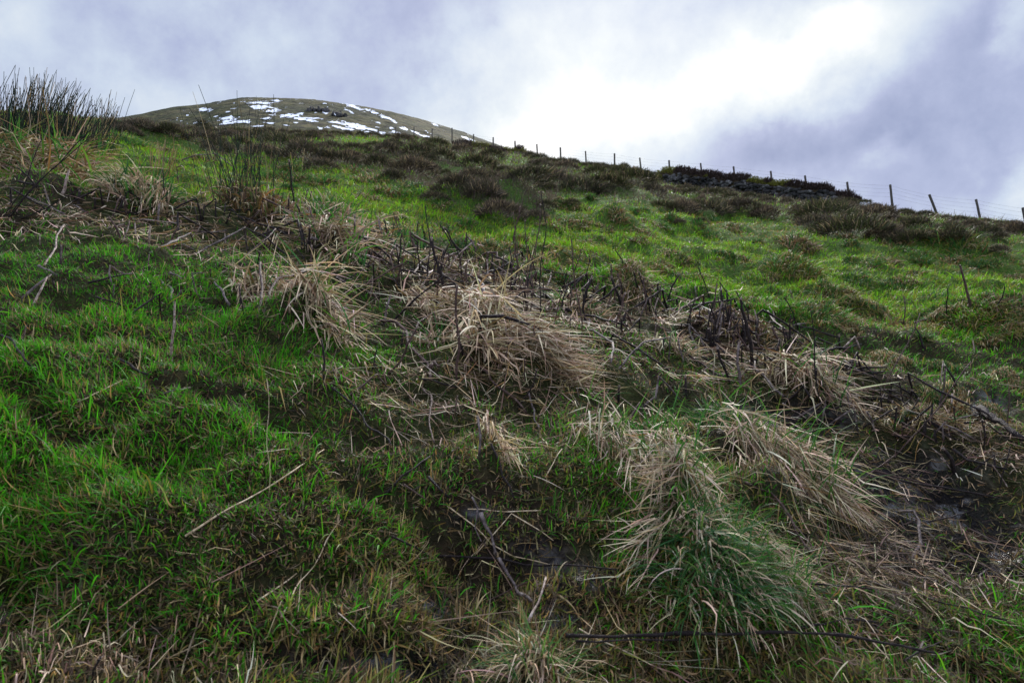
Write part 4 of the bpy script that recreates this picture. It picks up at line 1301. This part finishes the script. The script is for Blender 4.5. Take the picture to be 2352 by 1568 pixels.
    ('F', 'u', 6, 'k', [(1820, 605), (1825, 415)]), ('F', 'u', 6, 'b', [(1522, 675), (1535, 560), (1528, 470)]), ('F', 'u', 8, 'p', [(2012, 865), (2000, 775)]), ('F', 'b', 10, 'p', [(1465, 1015), (1505, 962), (1510, 1045)]), ('F', 'b', 12, 'k', [(1580, 1175), (1555, 1002), (1700, 1070), (1870, 1160), (2000, 1230), (2200, 1350), (2330, 1460)]),
    ('F', 'u', 10, 'p', [(1775, 1085), (1795, 922)]), ('F', 'u', 13, 'k', [(1905, 1125), (1860, 1040), (1810, 955)]), ('F', 'u', 11, 'g', [(1765, 1260), (1800, 1100), (1815, 980)]), ('F', 'u', 15, 'p', [(1828, 1305), (1850, 1220), (1860, 1145)]), ('F', 'u', 9, 'g', [(1730, 1425), (1810, 1340)]), ('F', 'u', 8, 'b', [(1470, 1570), (1750, 1250), (1990, 920)], False),
    ('F', 'l', 16, 'g', [(470, 965), (560, 1080), (700, 1215)]), ('F', 'u', 14, 'k', [(680, 1045), (668, 925)]), ('F', 'b', 11, 'g', [(765, 1065), (720, 960), (690, 920), (660, 990)]), ('F', 'b', 12, 'k', [(710, 1210), (830, 1092), (900, 1190), (1020, 1345)]), ('F', 'u', 17, 'k', [(912, 1060), (920, 970)]), ('F', 'u', 6, 'k', [(945, 1195), (920, 950), (880, 570)]), ('F', 'u', 9, 'p', [(1200, 1175), (1180, 1052)]),
    ('F', 'l', 10, 'k', [(0, 890), (120, 980), (290, 1080)]), ('F', 'l', 12, 'k', [(1150, 1180), (1280, 1220), (1440, 1232)]), ('F', 'u', 14, 'k', [(22, 1165), (20, 1025)]), ('F', 'u', 6, 'b', [(2245, 1405), (2248, 1095)]), ('F', 'u', 6, 'k', [(2080, 1560), (2080, 1365)]), ('F', 'l', 9, 'p', [(690, 1240), (800, 1310), (850, 1345)]),
    ('F', 'l', 44, 'k', [(2060, 1310), (2200, 1410), (2360, 1530)], False, 'fallen_log', None, 'log', 'fallen branches', 'thick black rotten log half sunk in grass beside the long fallen stalk'), ('F', 'u', 13, 'k', [(950, 925), (950, 860)]), ('F', 'l', 7, 'b', [(930, 975), (1100, 1150), (1290, 1280)]), ('F', 'u', 8, 'b', [(740, 850), (770, 730)]), ('F', 'l', 9, 'b', [(590, 610), (700, 740), (850, 860)]), ('F', 'l', 9, 'b', [(600, 580), (650, 680), (690, 740)]),
    ('F', 'u', 8, 'k', [(410, 960), (405, 810)]), ('F', 'u', 6, 'k', [(185, 490), (150, 390), (108, 275)]), ('F', 'u', 7, 'g', [(95, 480), (85, 405)]), ('F', 'l', 9, 'k', [(80, 780), (200, 830), (330, 930)]), ('F', 'u', 7, 'k', [(1385, 1055), (1388, 1012)]), ('F', 'u', 7, 'k', [(700, 480), (760, 590), (800, 700)][::-1]), ('F', 'l', 11, 'k', [(860, 1040), (1000, 1140), (1100, 1230)]), ('F', 'u', 9, 'k', [(1210, 1430), (1195, 1330)]), ('F', 'u', 8, 'g', [(540, 1285), (535, 1250)]),
    # foreground
    ('G', 'l', 13, 's', [(1270, 620), (1500, 470), (1800, 300), (2000, 165), (2230, 5)], False, 'straw_stem', 'thick pale straw lying diagonally across green grass'), ('G', 'u', 6, 's', [(1845, 285), (1862, 40), (1850, -280), (1838, -530)], False, 'straw_stem', 'hair thin straw standing up from the lying straw'),
    ('G', 'l', 11, 's', [(1935, 1180), (2050, 970), (2150, 830), (2235, 650), (2345, 495)], False, 'straw_stem', 'bent straw lying steeply in the grass'), ('G', 'l', 14, 's', [(1770, 1070), (1900, 980), (2040, 875)], False, 'straw_stem', 'short stout straw lying in the grass'), ('G', 'u', 20, 'k', [(635, 1590), (655, 1480), (690, 1385)]), ('G', 'l', 9, 's', [(1150, 1470), (1280, 1410), (1410, 1345)], False, 'straw_stem', 'slim straw lying low in tan grass'),
    ('H', 'l', 26, 'g', [(960, 490), (1030, 640), (1060, 760)], True), ('H', 'l', 22, 'g', [(1085, 800), (1130, 900), (1200, 1000), (1310, 1110)]), ('H', 'l', 24, 'p', [(1290, 1215), (1345, 1080), (1415, 905)]), ('H', 'l', 15, 'k', [(640, 780), (900, 800), (1100, 790), (1300, 830), (1560, 860), (1900, 885)]), ('H', 'l', 13, 'k', [(350, 650), (500, 730), (680, 825), (720, 770)]),
    ('H', 'l', 11, 's', [(730, 400), (850, 500), (1050, 660), (1200, 740), (1440, 805)], False, 'straw_stem', 'long curving straw lying across the mud'), ('H', 'l', 9, 's', [(920, 740), (1050, 590), (1180, 445), (1300, 520), (1460, 640)], False, 'straw_stem', 'kinked straw making a peak over the mud'), ('H', 'l', 8, 's', [(870, 420), (1150, 435), (1380, 430)], False, 'straw_stem', 'level straw lying above the mud patch'),
    ('H', 'u', 15, 's', [(2040, 425), (2130, 180), (2220, 50)], False, 'straw_stem', 'stout pale straw rising out of the straw tussock'), ('H', 'l', 11, 's', [(1640, 1260), (2000, 1450), (2250, 1560)], False, 'straw_stem', 'straw slanting down to the bottom edge'), ('H', 'l', 8, 's', [(855, 1530), (910, 1440), (965, 1345)], False, 'straw_stem', 'small straw lying beside bottom mud'), ('H', 'l', 18, 's', [(1285, 1570), (1350, 1455)], False, 'straw_stem', 'broad straw end at the bottom edge'), ('H', 'l', 8, 's', [(1405, 200), (1460, 100), (1520, 0)], False, 'straw_stem', 'fine straw lying above the mud patch'),
    ('H', 'l', 16, 'k', [(270, 385), (420, 220), (610, 85)]), ('H', 'l', 16, 'k', [(600, 230), (680, 320), (740, 375)]), ('H', 'l', 12, 'g', [(900, 370), (930, 450), (925, 590), (965, 680)]), ('H', 'l', 12, 'b', [(430, 285), (510, 340), (585, 390)]), ('H', 'u', 16, 'k', [(2085, 560), (2065, 450)]), ('H', 'u', 9, 'k', [(1545, 30), (1700, 70), (1820, 110)]), ('H', 'l', 14, 'k', [(1030, 0), (1090, 140), (1190, 380)]),
    ('H', 'l', 24, 'k', [(1550, 1455), (1900, 1450), (2100, 1430), (2352, 1402), (2700, 1425), (3050, 1445), (3280, 1465), (3560, 1492), (3860, 1535), (4130, 1572)], False, 'fallen_branch', None, 'branch', 'fallen branches', 'long dark branch lying along the bottom edge'),
    ('H', 'l', 14, 'k', [(1620, 1490), (1900, 1492), (2352, 1470)], False, 'fallen_branch', None, 'branch', 'fallen branches', 'thinner dark branch lying just under the long one'), ('H', 'l', 9, 'b', [(1010, 1100), (1200, 1000), (1640, 800)], False),
    ('I', 'b', 16, 'b', [(490, 215), (600, 270), (740, 430), (860, 610), (920, 690), (985, 870)]), ('I', 'b', 22, 'g', [(1560, 745), (1620, 620), (1642, 450), (1590, 385), (1490, 385)]), ('I', 'b', 16, 'b', [(1400, 335), (1340, 190), (1300, 140), (1298, 210)]), ('I', 'u', 12, 'k', [(1310, 405), (1312, 238)]), ('I', 'u', 22, 'k', [(1870, 125), (1850, 30), (1795, -45)]), ('I', 'l', 14, 'k', [(1870, 20), (1960, 95), (2240, 160)]),
    ('I', 'l', 14, 'k', [(900, 985), (1100, 1000), (1310, 1022)]), ('I', 'l', 17, 'k', [(820, 1300), (1000, 1265), (1140, 1230), (1345, 1262)]), ('I', 'u', 18, 'p', [(1632, 1425), (1630, 1340), (1660, 1280)]), ('I', 'l', 12, 'k', [(1540, 1535), (1650, 1460), (1800, 1390)]), ('I', 'l', 11, 's', [(1590, 960), (1700, 1090), (1810, 1232)], False, 'straw_stem', 'clean pale straw below the mud pools'), ('I', 'u', 12, 'k', [(1820, 1520), (1812, 1400)]),
    ('I', 'l', 11, 'k', [(1340, 190), (1600, 250), (1900, 310), (2200, 365)]), ('I', 'l', 11, 'b', [(1630, 750), (1760, 850), (1920, 1010)]), ('I', 'l', 9, 'b', [(1330, 170), (1560, 225), (1800, 300)]), ('I', 'u', 9, 'b', [(1080, 300), (1240, 170), (1460, 0)], False), ('I', 'l', 12, 'k', [(1700, 1080), (1950, 1150), (2250, 1240)]), ('I', 'l', 9, 's', [(2200, 860), (2280, 930), (2345, 990)], False, 'straw_stem', 'short straw beside the mud pools'),
    ('I', 'u', 8, 'k', [(2180, 230), (2230, 50), (2260, -60)]), ('I', 'l', 10, 'g', [(2050, 920), (2110, 860), (2230, 820)]), ('I', 'l', 10, 'k', [(1700, 530), (1850, 500), (1980, 450)]), ('I', 'u', 10, 'k', [(1650, 860), (1655, 790)]),
]
for spec in ST:
    stalk(*spec)


# small stubs filling the belt
def stub_field():
    rng = random.Random(5)
    n = 0
    for _ in range(60):      # thin upright stems left standing along the middle of the belt
        px = rng.uniform(900, 1850)
        py = float(np.interp(px, _dx, _dy)) + rng.gauss(15, 30)
        h = rng.uniform(35, 95) * 3
        lx = rng.gauss(0, 0.16) * h
        ox, oy = 3 * px, 3 * (py - 122.5)
        stalk('A', 'u', rng.uniform(4.5, 9.5), rng.choice('kkkb'), [(ox, oy), (ox + lx * 0.3, oy - h * 0.5), (ox + lx, oy - h)], group='stems standing in the stalk belt')
    while n < 250:
        px = rng.uniform(20, 2330) if rng.random() < 0.35 else rng.uniform(640, 2200)
        c = float(np.interp(px, _dx, _dy))
        py = c + rng.gauss(22, 42)
        if py < c - 40 or py > c + 150:
            continue
        tone = rng.choice('kkkkbbgp')
        h = rng.uniform(18, 70) * 3
        lx = rng.gauss(0, 0.45) * h
        ox, oy = 3 * px, 3 * (py - 122.5)
        wz = rng.uniform(7, 14)
        kind = rng.random()
        if kind < 0.25:
            a = rng.uniform(-0.5, 0.9)
            ll = h * rng.uniform(1.2, 2.6)
            stalk('A', 'l', wz, tone, [(ox, oy), (ox + ll * 0.5 * math.cos(a), oy + ll * 0.25 * math.sin(a)), (ox + ll * math.cos(a), oy + ll * 0.5 * math.sin(a))], group='stubs in the stalk belt')
        elif kind < 0.65:
            stalk('A', 'u', wz, tone, [(ox, oy), (ox + lx * 0.5, oy - h * 0.6), (ox + lx, oy - h)], group='stubs in the stalk belt')
        else:
            k = rng.choice((-1, 1)) * rng.uniform(0.8, 2.0) * h
            stalk('A', 'b', wz, tone, [(ox, oy), (ox + lx * 0.3, oy - h * 0.8), (ox + k, oy + h * rng.uniform(0.0, 0.35))], group='stubs in the stalk belt')
        n += 1


stub_field()


# ------------------------------------------------------------------ rushes
def rush(px, py, label, wpx, n, hr, lean, pal, skew=1.0, dead=0.25):
    p = ground_p(px, py)
    t = p[1] * CP + p[2] * SP
    root = thing('rush_clump', 'rushes', tuple(p), label, 'rush clumps')
    w = px2m(wpx, t)
    groups = {'green_reeds': [], 'dead_reeds': []}
    for k in range(n):
        x = p[0] + random.gauss(0, w * 0.5)
        y = p[1] + random.gauss(0, max(0.12, w * 0.22))
        b0 = np.array((x, y, float(height(x, y)) - 0.03))
        h = px2m(hr[0] + (hr[1] - hr[0]) * random.random() ** skew, t)
        off = (x - p[0]) / (w + 1e-6)
        lx = (lean + off * 0.16 + random.gauss(0, 0.13)) * h
        ly = random.gauss(0, 0.12) * h
        bend = random.gauss(0, 0.06) * h
        f = np.linspace(0, 1, 6)
        pts = b0 + np.stack([lx * f ** 1.2 + bend * f * f, ly * f, h * f - 0.25 * abs(lx) * f * f], 1)
        r = random.uniform(0.6, 1.1) * t / FPX
        V, F, T = tube(pts - p, r * (1.1 - 0.5 * f), 4, False)
        is_dead = random.random() < dead
        c = np.array(random.choice(TAN + BROWN if is_dead else pal)) * random.uniform(0.7, 1.3)
        C = np.repeat(c[None, :], len(V), 0)
        groups['dead_reeds' if is_dead else 'green_reeds'].append((V, F, None, C))
        if random.random() < 0.18 and not is_dead:      # brown seed head part way up
            q = pts[4] - p
            V2, T2 = lump(q + np.array((r * 2, 0, 0)), (0.007 * (1 + 0.05 * t),) * 3, np.random.default_rng(k), 1)
            groups['dead_reeds'].append((V2, None, T2, np.repeat(np.array([[0.06, 0.035, 0.02]]), len(V2), 0)))
    for nm, lst in groups.items():
        if lst:
            V, F, T, C = join(lst)
            obj(nm, write_mesh(nm, V, F, T, C), M_RUSH, root)
    return root


RGREEN = [(0.012, 0.022, 0.012), (0.018, 0.030, 0.014), (0.010, 0.016, 0.011), (0.024, 0.026, 0.014)]
rush(565, 455, 'tall loose clump of green rushes standing alone on the slope', 70, 78, (100, 290), -0.10, RGREEN, dead=0.12)
rush(45, 340, 'dense dark rush bed on the skyline', 100, 430, (80, 200), 0.06, RGREEN, skew=1.5, dead=0.14)
rush(150, 350, 'rush clump thinning out beside the dense bed', 62, 330, (60, 180), 0.03, RGREEN, skew=1.8, dead=0.14)
rush(232, 330, 'last sparse rushes standing free of the bed', 26, 44, (50, 140), 0.05, RGREEN, dead=0.35)
rush(375, 400, 'sparse tan rush stems rising from the green hearted tussock', 70, 44, (40, 95), 0.0, TAN + BROWN, dead=0.8)
rush(690, 400, 'thin dark rush stems beside the tall clump', 40, 12, (40, 90), 0.0, RGREEN, dead=0.6)
for spec in [
    ('A', 'u', 5, 'k', [(5, 1165), (150, 930), (290, 590)], False, 'fallen_rush', None, 'rush', 'fallen rush stems', 'long dark rush stem leaning across the drooping grey tussock'),
    ('A', 'u', 5, 'k', [(60, 1140), (300, 850), (500, 650), (690, 470)], False, 'fallen_rush', None, 'rush', 'fallen rush stems', 'longest dark rush stem leaning towards the rush bed'),
    ('A', 'u', 4, 'k', [(40, 1150), (260, 880), (460, 710), (640, 560)], False, 'fallen_rush', None, 'rush', 'fallen rush stems', 'dark rush stem lying close under the longest one'),
    ('A', 'u', 5, 'k', [(150, 1140), (330, 1060), (560, 930)], False, 'fallen_rush', None, 'rush', 'fallen rush stems', 'low dark rush stem lying nearly flat above the grass'),
    ('A', 'u', 6, 'g', [(1250, 735), (1360, 700), (1480, 690), (1600, 780)], False, 'fallen_rush', None, 'rush', 'fallen rush stems', 'pale rush stem arched over beside the tall clump'),
]:
    stalk(*spec)


# ------------------------------------------------------------------ heather
def heather_mesh(k):
    rng = np.random.default_rng(100 + k)
    n = 1500
    a = rng.uniform(0, 2 * math.pi, n)
    rr = np.sqrt(rng.random(n)) * 0.5
    x, y = rr * np.cos(a), rr * np.sin(a) * 0.8
    lob = 0.75 + 0.5 * fbm(x * 4 + 9 * k, y * 4, 200 + k, 2)
    top = 0.42 * np.sqrt(np.clip(1 - (rr / 0.52) ** 2, 0.02, 1)) * lob
    z = top * rng.uniform(0.35, 1.0, n)
    out = a + rng.normal(0, 0.8, n)
    pal = [[(0.060, 0.046, 0.034), (0.09, 0.070, 0.052), (0.05, 0.050, 0.025)], [(0.06, 0.048, 0.033), (0.05, 0.058, 0.02), (0.035, 0.031, 0.022)],
           [(0.080, 0.060, 0.045), (0.13, 0.10, 0.066), (0.05, 0.038, 0.029)], [(0.04, 0.045, 0.018), (0.06, 0.065, 0.022), (0.045, 0.034, 0.026)]][k % 4]
    c = np.array(pal)[rng.integers(0, 3, n)] * rng.uniform(0.7, 1.9, (n, 1))
    sp = rng.random(n) < 0.10
    c[sp] = np.array((0.30, 0.22, 0.12)) * rng.uniform(0.6, 1.3, (sp.sum(), 1))
    P = np.stack([x, y, z - 0.10], 1)
    v = blades(P, out, rng.uniform(0.0, 0.75, n) + rr, rng.uniform(-0.3, 0.5, n), rng.uniform(0.10, 0.21, n), rng.uniform(0.010, 0.020, n), 2, c * 0.9, c * 1.25, twist=rng.uniform(-1.2, 1.2, n))
    return write_mesh('heather_bush', v[0], *v[1:3], v[3])


HM = [heather_mesh(k) for k in range(6)]
for m in HM:
    m.materials.append(M_HEATH)
HKIND = ['purple brown heather bush', 'olive brown heather bush', 'rusty pale heather bush', 'dark green heather bush', 'purple brown heather bush', 'olive brown heather bush']
HEATH_MARKS = [('the tall rushes', 560, 420), ('the old wall end', 1190, 365), ('the low stone wall', 1700, 440), ('the wide heather bank', 1950, 515), ('the snowy hill foot', 750, 315), ('the big mid field heather patch', 1130, 460),
               ('the fence gap below the wall', 1560, 485), ('the rush bed', 150, 310), ('the far right fence posts', 2240, 510), ('the mossy bank', 1400, 400), ('the green patch on the brow', 830, 335)]
proto = None


def heather(px, py, wpx, k=None, fn=None, lift=0.0):
    k = random.randrange(6) if k is None else k
    p = ground_p(px, py)
    t = p[1] * CP + p[2] * SP
    w = px2m(wpx, t)
    o = bpy.data.objects.new('heather_bush', HM[k])
    COL.objects.link(o)
    hgt = min(1.0, 0.75 / max(w, 0.01) + 0.35)
    o.location = (p[0], p[1], p[2] + lift)
    o.scale = (w * random.uniform(0.95, 1.35), w * random.uniform(0.8, 1.3), w * random.uniform(0.6, 0.95) * hgt)
    o.rotation_euler = (0, 0, random.uniform(0, 6.28))
    tag(o, 'heather', None, 'heather bushes')
    PENDING.append((o, HKIND[k], px, py - wpx * 0.2, HEATH_MARKS))
    return o


HEATHER = [(1150, 500, 130), (1230, 503, 62), (1040, 442, 130), (1000, 462, 60), (1110, 455, 120), (950, 402, 110), (1080, 417, 95), (900, 412, 60), (870, 388, 85), (780, 378, 95), (700, 372, 110), (740, 392, 80),
           (620, 367, 90), (650, 338, 90), (560, 342, 70), (520, 352, 45), (455, 328, 80), (330, 300, 75), (400, 312, 70), (1200, 422, 120), (1280, 432, 100), (1340, 442, 110), (1400, 432, 95), (1450, 422, 100), (1530, 482, 80),
           (1560, 492, 95), (1630, 492, 100), (1700, 484, 90), (1750, 502, 80), (1860, 522, 110), (1950, 545, 140), (2030, 545, 90), (1900, 502, 120), (2000, 505, 120), (2100, 532, 90), (2080, 556, 75), (2180, 548, 90),
           (2260, 545, 85), (2330, 535, 100), (2290, 582, 60), (1310, 472, 45), (1610, 512, 45), (1560, 515, 40), (1255, 478, 50), (890, 352, 70), (960, 360, 80), (1020, 372, 80), (820, 350, 60), (1100, 392, 90), (1500, 445, 70),
           (470, 300, 50), (600, 318, 60), (540, 312, 60), (700, 325, 60), (760, 342, 50), (930, 330, 60), (1000, 340, 60), (1060, 352, 60), (1130, 365, 70), (1240, 385, 70), (1300, 392, 70), (1360, 402, 70), (1420, 404, 60), (1480, 412, 60)]
for px, py, w in HEATHER:
    heather(px, py, w)
rngh = random.Random(3)
cnt = 0
while cnt < 125:
    px = rngh.uniform(245, 2350)
    top = float(np.interp(px, [q[0] for q in BROW], [q[1] for q in BROW])) + 2
    low = float(np.interp(px, [q[0] for q in LOW], [q[1] for q in LOW]))
    f = rngh.random() ** 1.3
    py = top + (low - top) * f
    if (250 < px < 470 and 312 < py < 345) or (760 < px < 900 and 316 < py < 338) or (1230 < px < 1330 and py > 445):
        continue
    heather(px, py, rngh.uniform(22, 40) + 45 * f * rngh.random())
    cnt += 1
for px, py, w in [(1512, 437, 40), (1548, 440, 34), (1588, 446, 40), (1632, 449, 46), (1664, 443, 34), (1720, 458, 40), (1768, 465, 34), (1806, 470, 46), (1868, 476, 40), (1915, 478, 46), (1650, 424, 30), (1745, 440, 26), (1922, 462, 44), (1948, 464, 40), (1975, 472, 44), (2005, 480, 40), (2035, 488, 44), (2075, 492, 40), (2120, 497, 44)]:
    heather(px, py, w)
# a crest of bushes along the skyline
for px in np.arange(1215, 1500, 24):
    heather(float(px), float(np.interp(px, [q[0] for q in BROW], [q[1] for q in BROW])) + 3, rngh.uniform(28, 44))
for px in np.arange(1960, 2352, 30):
    heather(float(px), float(np.interp(px, [q[0] for q in BROW], [q[1] for q in BROW])) + 3, rngh.uniform(20, 30))
for px in np.arange(260, 1040, 30):
    heather(float(px), float(np.interp(px, [q[0] for q in BROW], [q[1] for q in BROW])) + 3, rngh.uniform(24, 38))


# ------------------------------------------------------------------ dry stone walls with turf caps
def wall(name, label, top, base, expose, seed):
    """top / base: picture outline of the wall top and of the ground line in front of it; expose: spans where bare stones show"""
    rng = np.random.default_rng(seed)
    xs = np.arange(top[0][0], top[-1][0] + 1, 5.0)
    tp = np.interp(xs, [q[0] for q in top], [q[1] for q in top])
    bp = np.interp(xs, [q[0] for q in base], [q[1] for q in base])
    root_p = None
    T3, B3 = [], []
    for x, a, c in zip(xs, tp, bp):
        D = 0.955 * fence_depth(x)
        T3.append(ray(x, a) * D)
        B3.append(ray(x, c) * D)
    T3, B3 = np.array(T3), np.array(B3)
    org = B3[len(B3) // 2].copy()
    root = thing(name, 'wall', tuple(org), label)
    # earth core and turf cap
    n, m = len(xs), 9
    prof = [(-0.25, -0.9), (-0.30, 0.1), (-0.42, 0.55), (-0.50, 0.75), (-0.35, 0.93), (0.0, 1.0), (0.45, 0.95), (0.8, 0.6), (1.0, -0.6)]
    H = (T3[:, 2] - B3[:, 2])
    V = np.zeros((n, m, 3))
    for j, (dy, f) in enumerate(prof):
        V[:, j] = T3
        V[:, j, 1] += dy
        V[:, j, 2] = B3[:, 2] + H * f
        nz = fbm(T3[:, 0] * 1.1 + j * 3.1, T3[:, 0] * 0.3 + j * 1.7, seed, 3) - 0.5
        V[:, j, 1] += nz * 0.35
        V[:, j, 2] += (fbm(T3[:, 0] * 0.9, np.full(n, j * 0.6), seed + 9, 3) - 0.5) * 0.28
    Q = grid_faces(m, n)
    obj('turf_cap', write_mesh('turf_cap', V.reshape(-1, 3) - org, Q, None, None, True), M_EARTH, root)
    # heather and moss growing on the cap
    N = 420 * n // 4
    i = rng.integers(0, n, N)
    f = rng.random(N)
    P = T3[i].copy()
    P[:, 0] += rng.uniform(-0.1, 0.1, N)
    bare = np.array([any(a <= q <= c_ for a, c_ in expose) for q in xs])[i]
    fz = np.where(f < 0.6, np.where(bare, rng.uniform(0.60, 1.0, N), rng.uniform(0.2, 1.0, N)), 1.0)
    P[:, 1] += np.where(f < 0.6, -0.40 - 0.1 * rng.random(N), rng.uniform(-0.35, 0.6, N))
    P[:, 2] = B3[i, 2] + H[i] * fz
    mossy = fbm(P[:, 0] * 0.8, P[:, 2] * 0.8, seed + 3, 3) > 0.56
    c = np.where(mossy[:, None], np.array([[0.13, 0.13, 0.022]]), np.array([[0.045, 0.03, 0.026]])) * rng.uniform(0.5, 1.5, (N, 1))
    P[:, 1] -= np.where(f < 0.6, 0.12, 0.0)
    hd = np.where(f < 0.6, DN + rng.normal(0, 0.6, N), rng.uniform(0, 6.28, N))
    L = np.where(mossy, 0.12, 0.26) * rng.uniform(0.5, 1.2, N)
    v = blades(P - org, hd, rng.uniform(0.0, 0.9, N), rng.uniform(0, 0.9, N), L, np.full(N, 0.05), 2, c, c * 1.3)
    obj('heather_foliage', write_mesh('heather_foliage', *v[:3], v[3]), M_HEATH, root)
    # stones
    Vs, Ts, k = [], [], 0
    for j in range(n):
        if not any(a <= xs[j] <= c for a, c in expose):
            continue
        h = B3[j, 2]
        zz = -0.25
        while zz < H[j] * 0.55:
            s_ = rng.uniform(0.08, 0.25)
            if rng.random() < 0.15:
                zz += s_
                continue
            Vv, Tt = lump(np.array((T3[j, 0] + rng.uniform(-0.09, 0.09), T3[j, 1] - 0.46 - rng.uniform(0, 0.2), h + zz)) - org, (s_ * 1.25, s_, s_ * 0.75), rng, 1, 0.4)
            Vs.append(Vv)
            Ts.append(Tt + k)
            k += len(Vv)
            zz += s_ * 1.15
    obj('stonework', write_mesh('stonework', np.concatenate(Vs), None, np.concatenate(Ts)), M_STONE, root)


wall('stone_wall', 'low dry stone wall capped with dark heather and moss along the brow',
     [(1505, 400), (1525, 390), (1560, 390), (1600, 398), (1640, 402), (1660, 409), (1700, 408), (1730, 414), (1770, 421), (1810, 421), (1850, 431), (1890, 431), (1903, 438), (1914, 449), (1945, 449), (1955, 458), (1968, 466)],
     [(1505, 424), (1560, 434), (1640, 441), (1700, 447), (1760, 456), (1850, 466), (1900, 470), (1970, 474)], [(1518, 1640), (1640, 1905)], 5)
wall('stone_wall', 'far ruined end of the wall swallowed by heather with a heap of stones',
     [(1042, 331), (1056, 327), (1090, 328), (1120, 333), (1137, 340), (1150, 343), (1180, 345), (1190, 341), (1203, 343), (1209, 352), (1222, 358)],
     [(1042, 346), (1056, 352), (1117, 366), (1160, 376), (1215, 380), (1222, 380)], [(1158, 1218)], 8)


# ------------------------------------------------------------------ the post and wire fence
def zc(zone, x, y):
    ox, oy = OFF[zone]
    return ox + x / 3.0, oy + y / 3.0


POSTS = [('B', 28, 535, 28), ('B', 130, 525, 130), ('B', 255, 514, 255), ('B', 375, 506, 375), ('B', 501, 507, 501), ('B', 625, 519, 627), ('B', 763, 514, 763), ('B', 911, 558, 912), ('B', 1046, 579, 1049), ('B', 1196, 604, 1200),
         ('B', 1347, 626, 1353), ('B', 1509, 649, 1513), ('B', 1683, 674, 1688), ('B', 1882, 690, 1883), ('B', 2056, 720, 2067), ('B', 2258, 737, 2262), ('C', 123, 757, 135), ('C', 350, 780, 362), ('C', 606, 811, 618), ('C', 842, 842, 856),
         ('C', 1133, 886, 1147), ('C', 1430, 904, 1441), ('C', 1699, 972, 1738), ('C', 2021, 1005, 2043), ('C', 2344, 1062, 2362)]


def fence():
    tops, dirs = [], []
    for z, x, y, xb in POSTS:
        px, py = zc(z, x, y)
        D = fence_depth(px)
        top = ray(px, py) * D
        pxb, pyb = zc(z, xb, y + 100)
        bot = ray(pxb, pyb) * D
        dv = bot - top
        dirs.append(dv / np.linalg.norm(dv))
        tops.append(top)
    org = tops[len(tops) // 2] + dirs[len(tops) // 2] * 1.3
    root = thing('wire_fence', 'fence', tuple(org), 'line of grey wooden posts and wire along the skyline')
    rng = np.random.default_rng(2)
    for k, (t, d) in enumerate(zip(tops, dirs)):
        L = 1.9
        f = np.array([0.0, 0.02, 0.2, 0.5, 1.0])
        r = 0.070 + 0.010 * rng.random()
        V, F, T = tube(t - org + np.outer(f * L, d), r * np.array([0.82, 1.0, 1.0, 1.02, 1.0]), 9, True, rng=rng)
        obj('post', write_mesh('post', V, F, T), M_POST, root)
    first = 5
    for h in (0.10, 0.34, 0.62, 0.88):
        pts = [tops[k] + dirs[k] * h - np.array((0, 0.06, 0)) for k in range(first, len(tops))]
        e = pts[-1] + (pts[-1] - pts[-2])
        pts.append(e)
        out = []
        for a, c in zip(pts[:-1], pts[1:]):
            for u in np.linspace(0, 1, 7)[:-1]:
                q = a + (c - a) * u
                q[2] -= 0.04 * 4 * u * (1 - u)
                out.append(q)
        out.append(pts[-1])
        V, F, T = tube(np.array(out) - org, 0.0036, 4, False)
        obj('wire', write_mesh('wire', V, F, T), M_WIRE, root)


fence()
settle_labels()
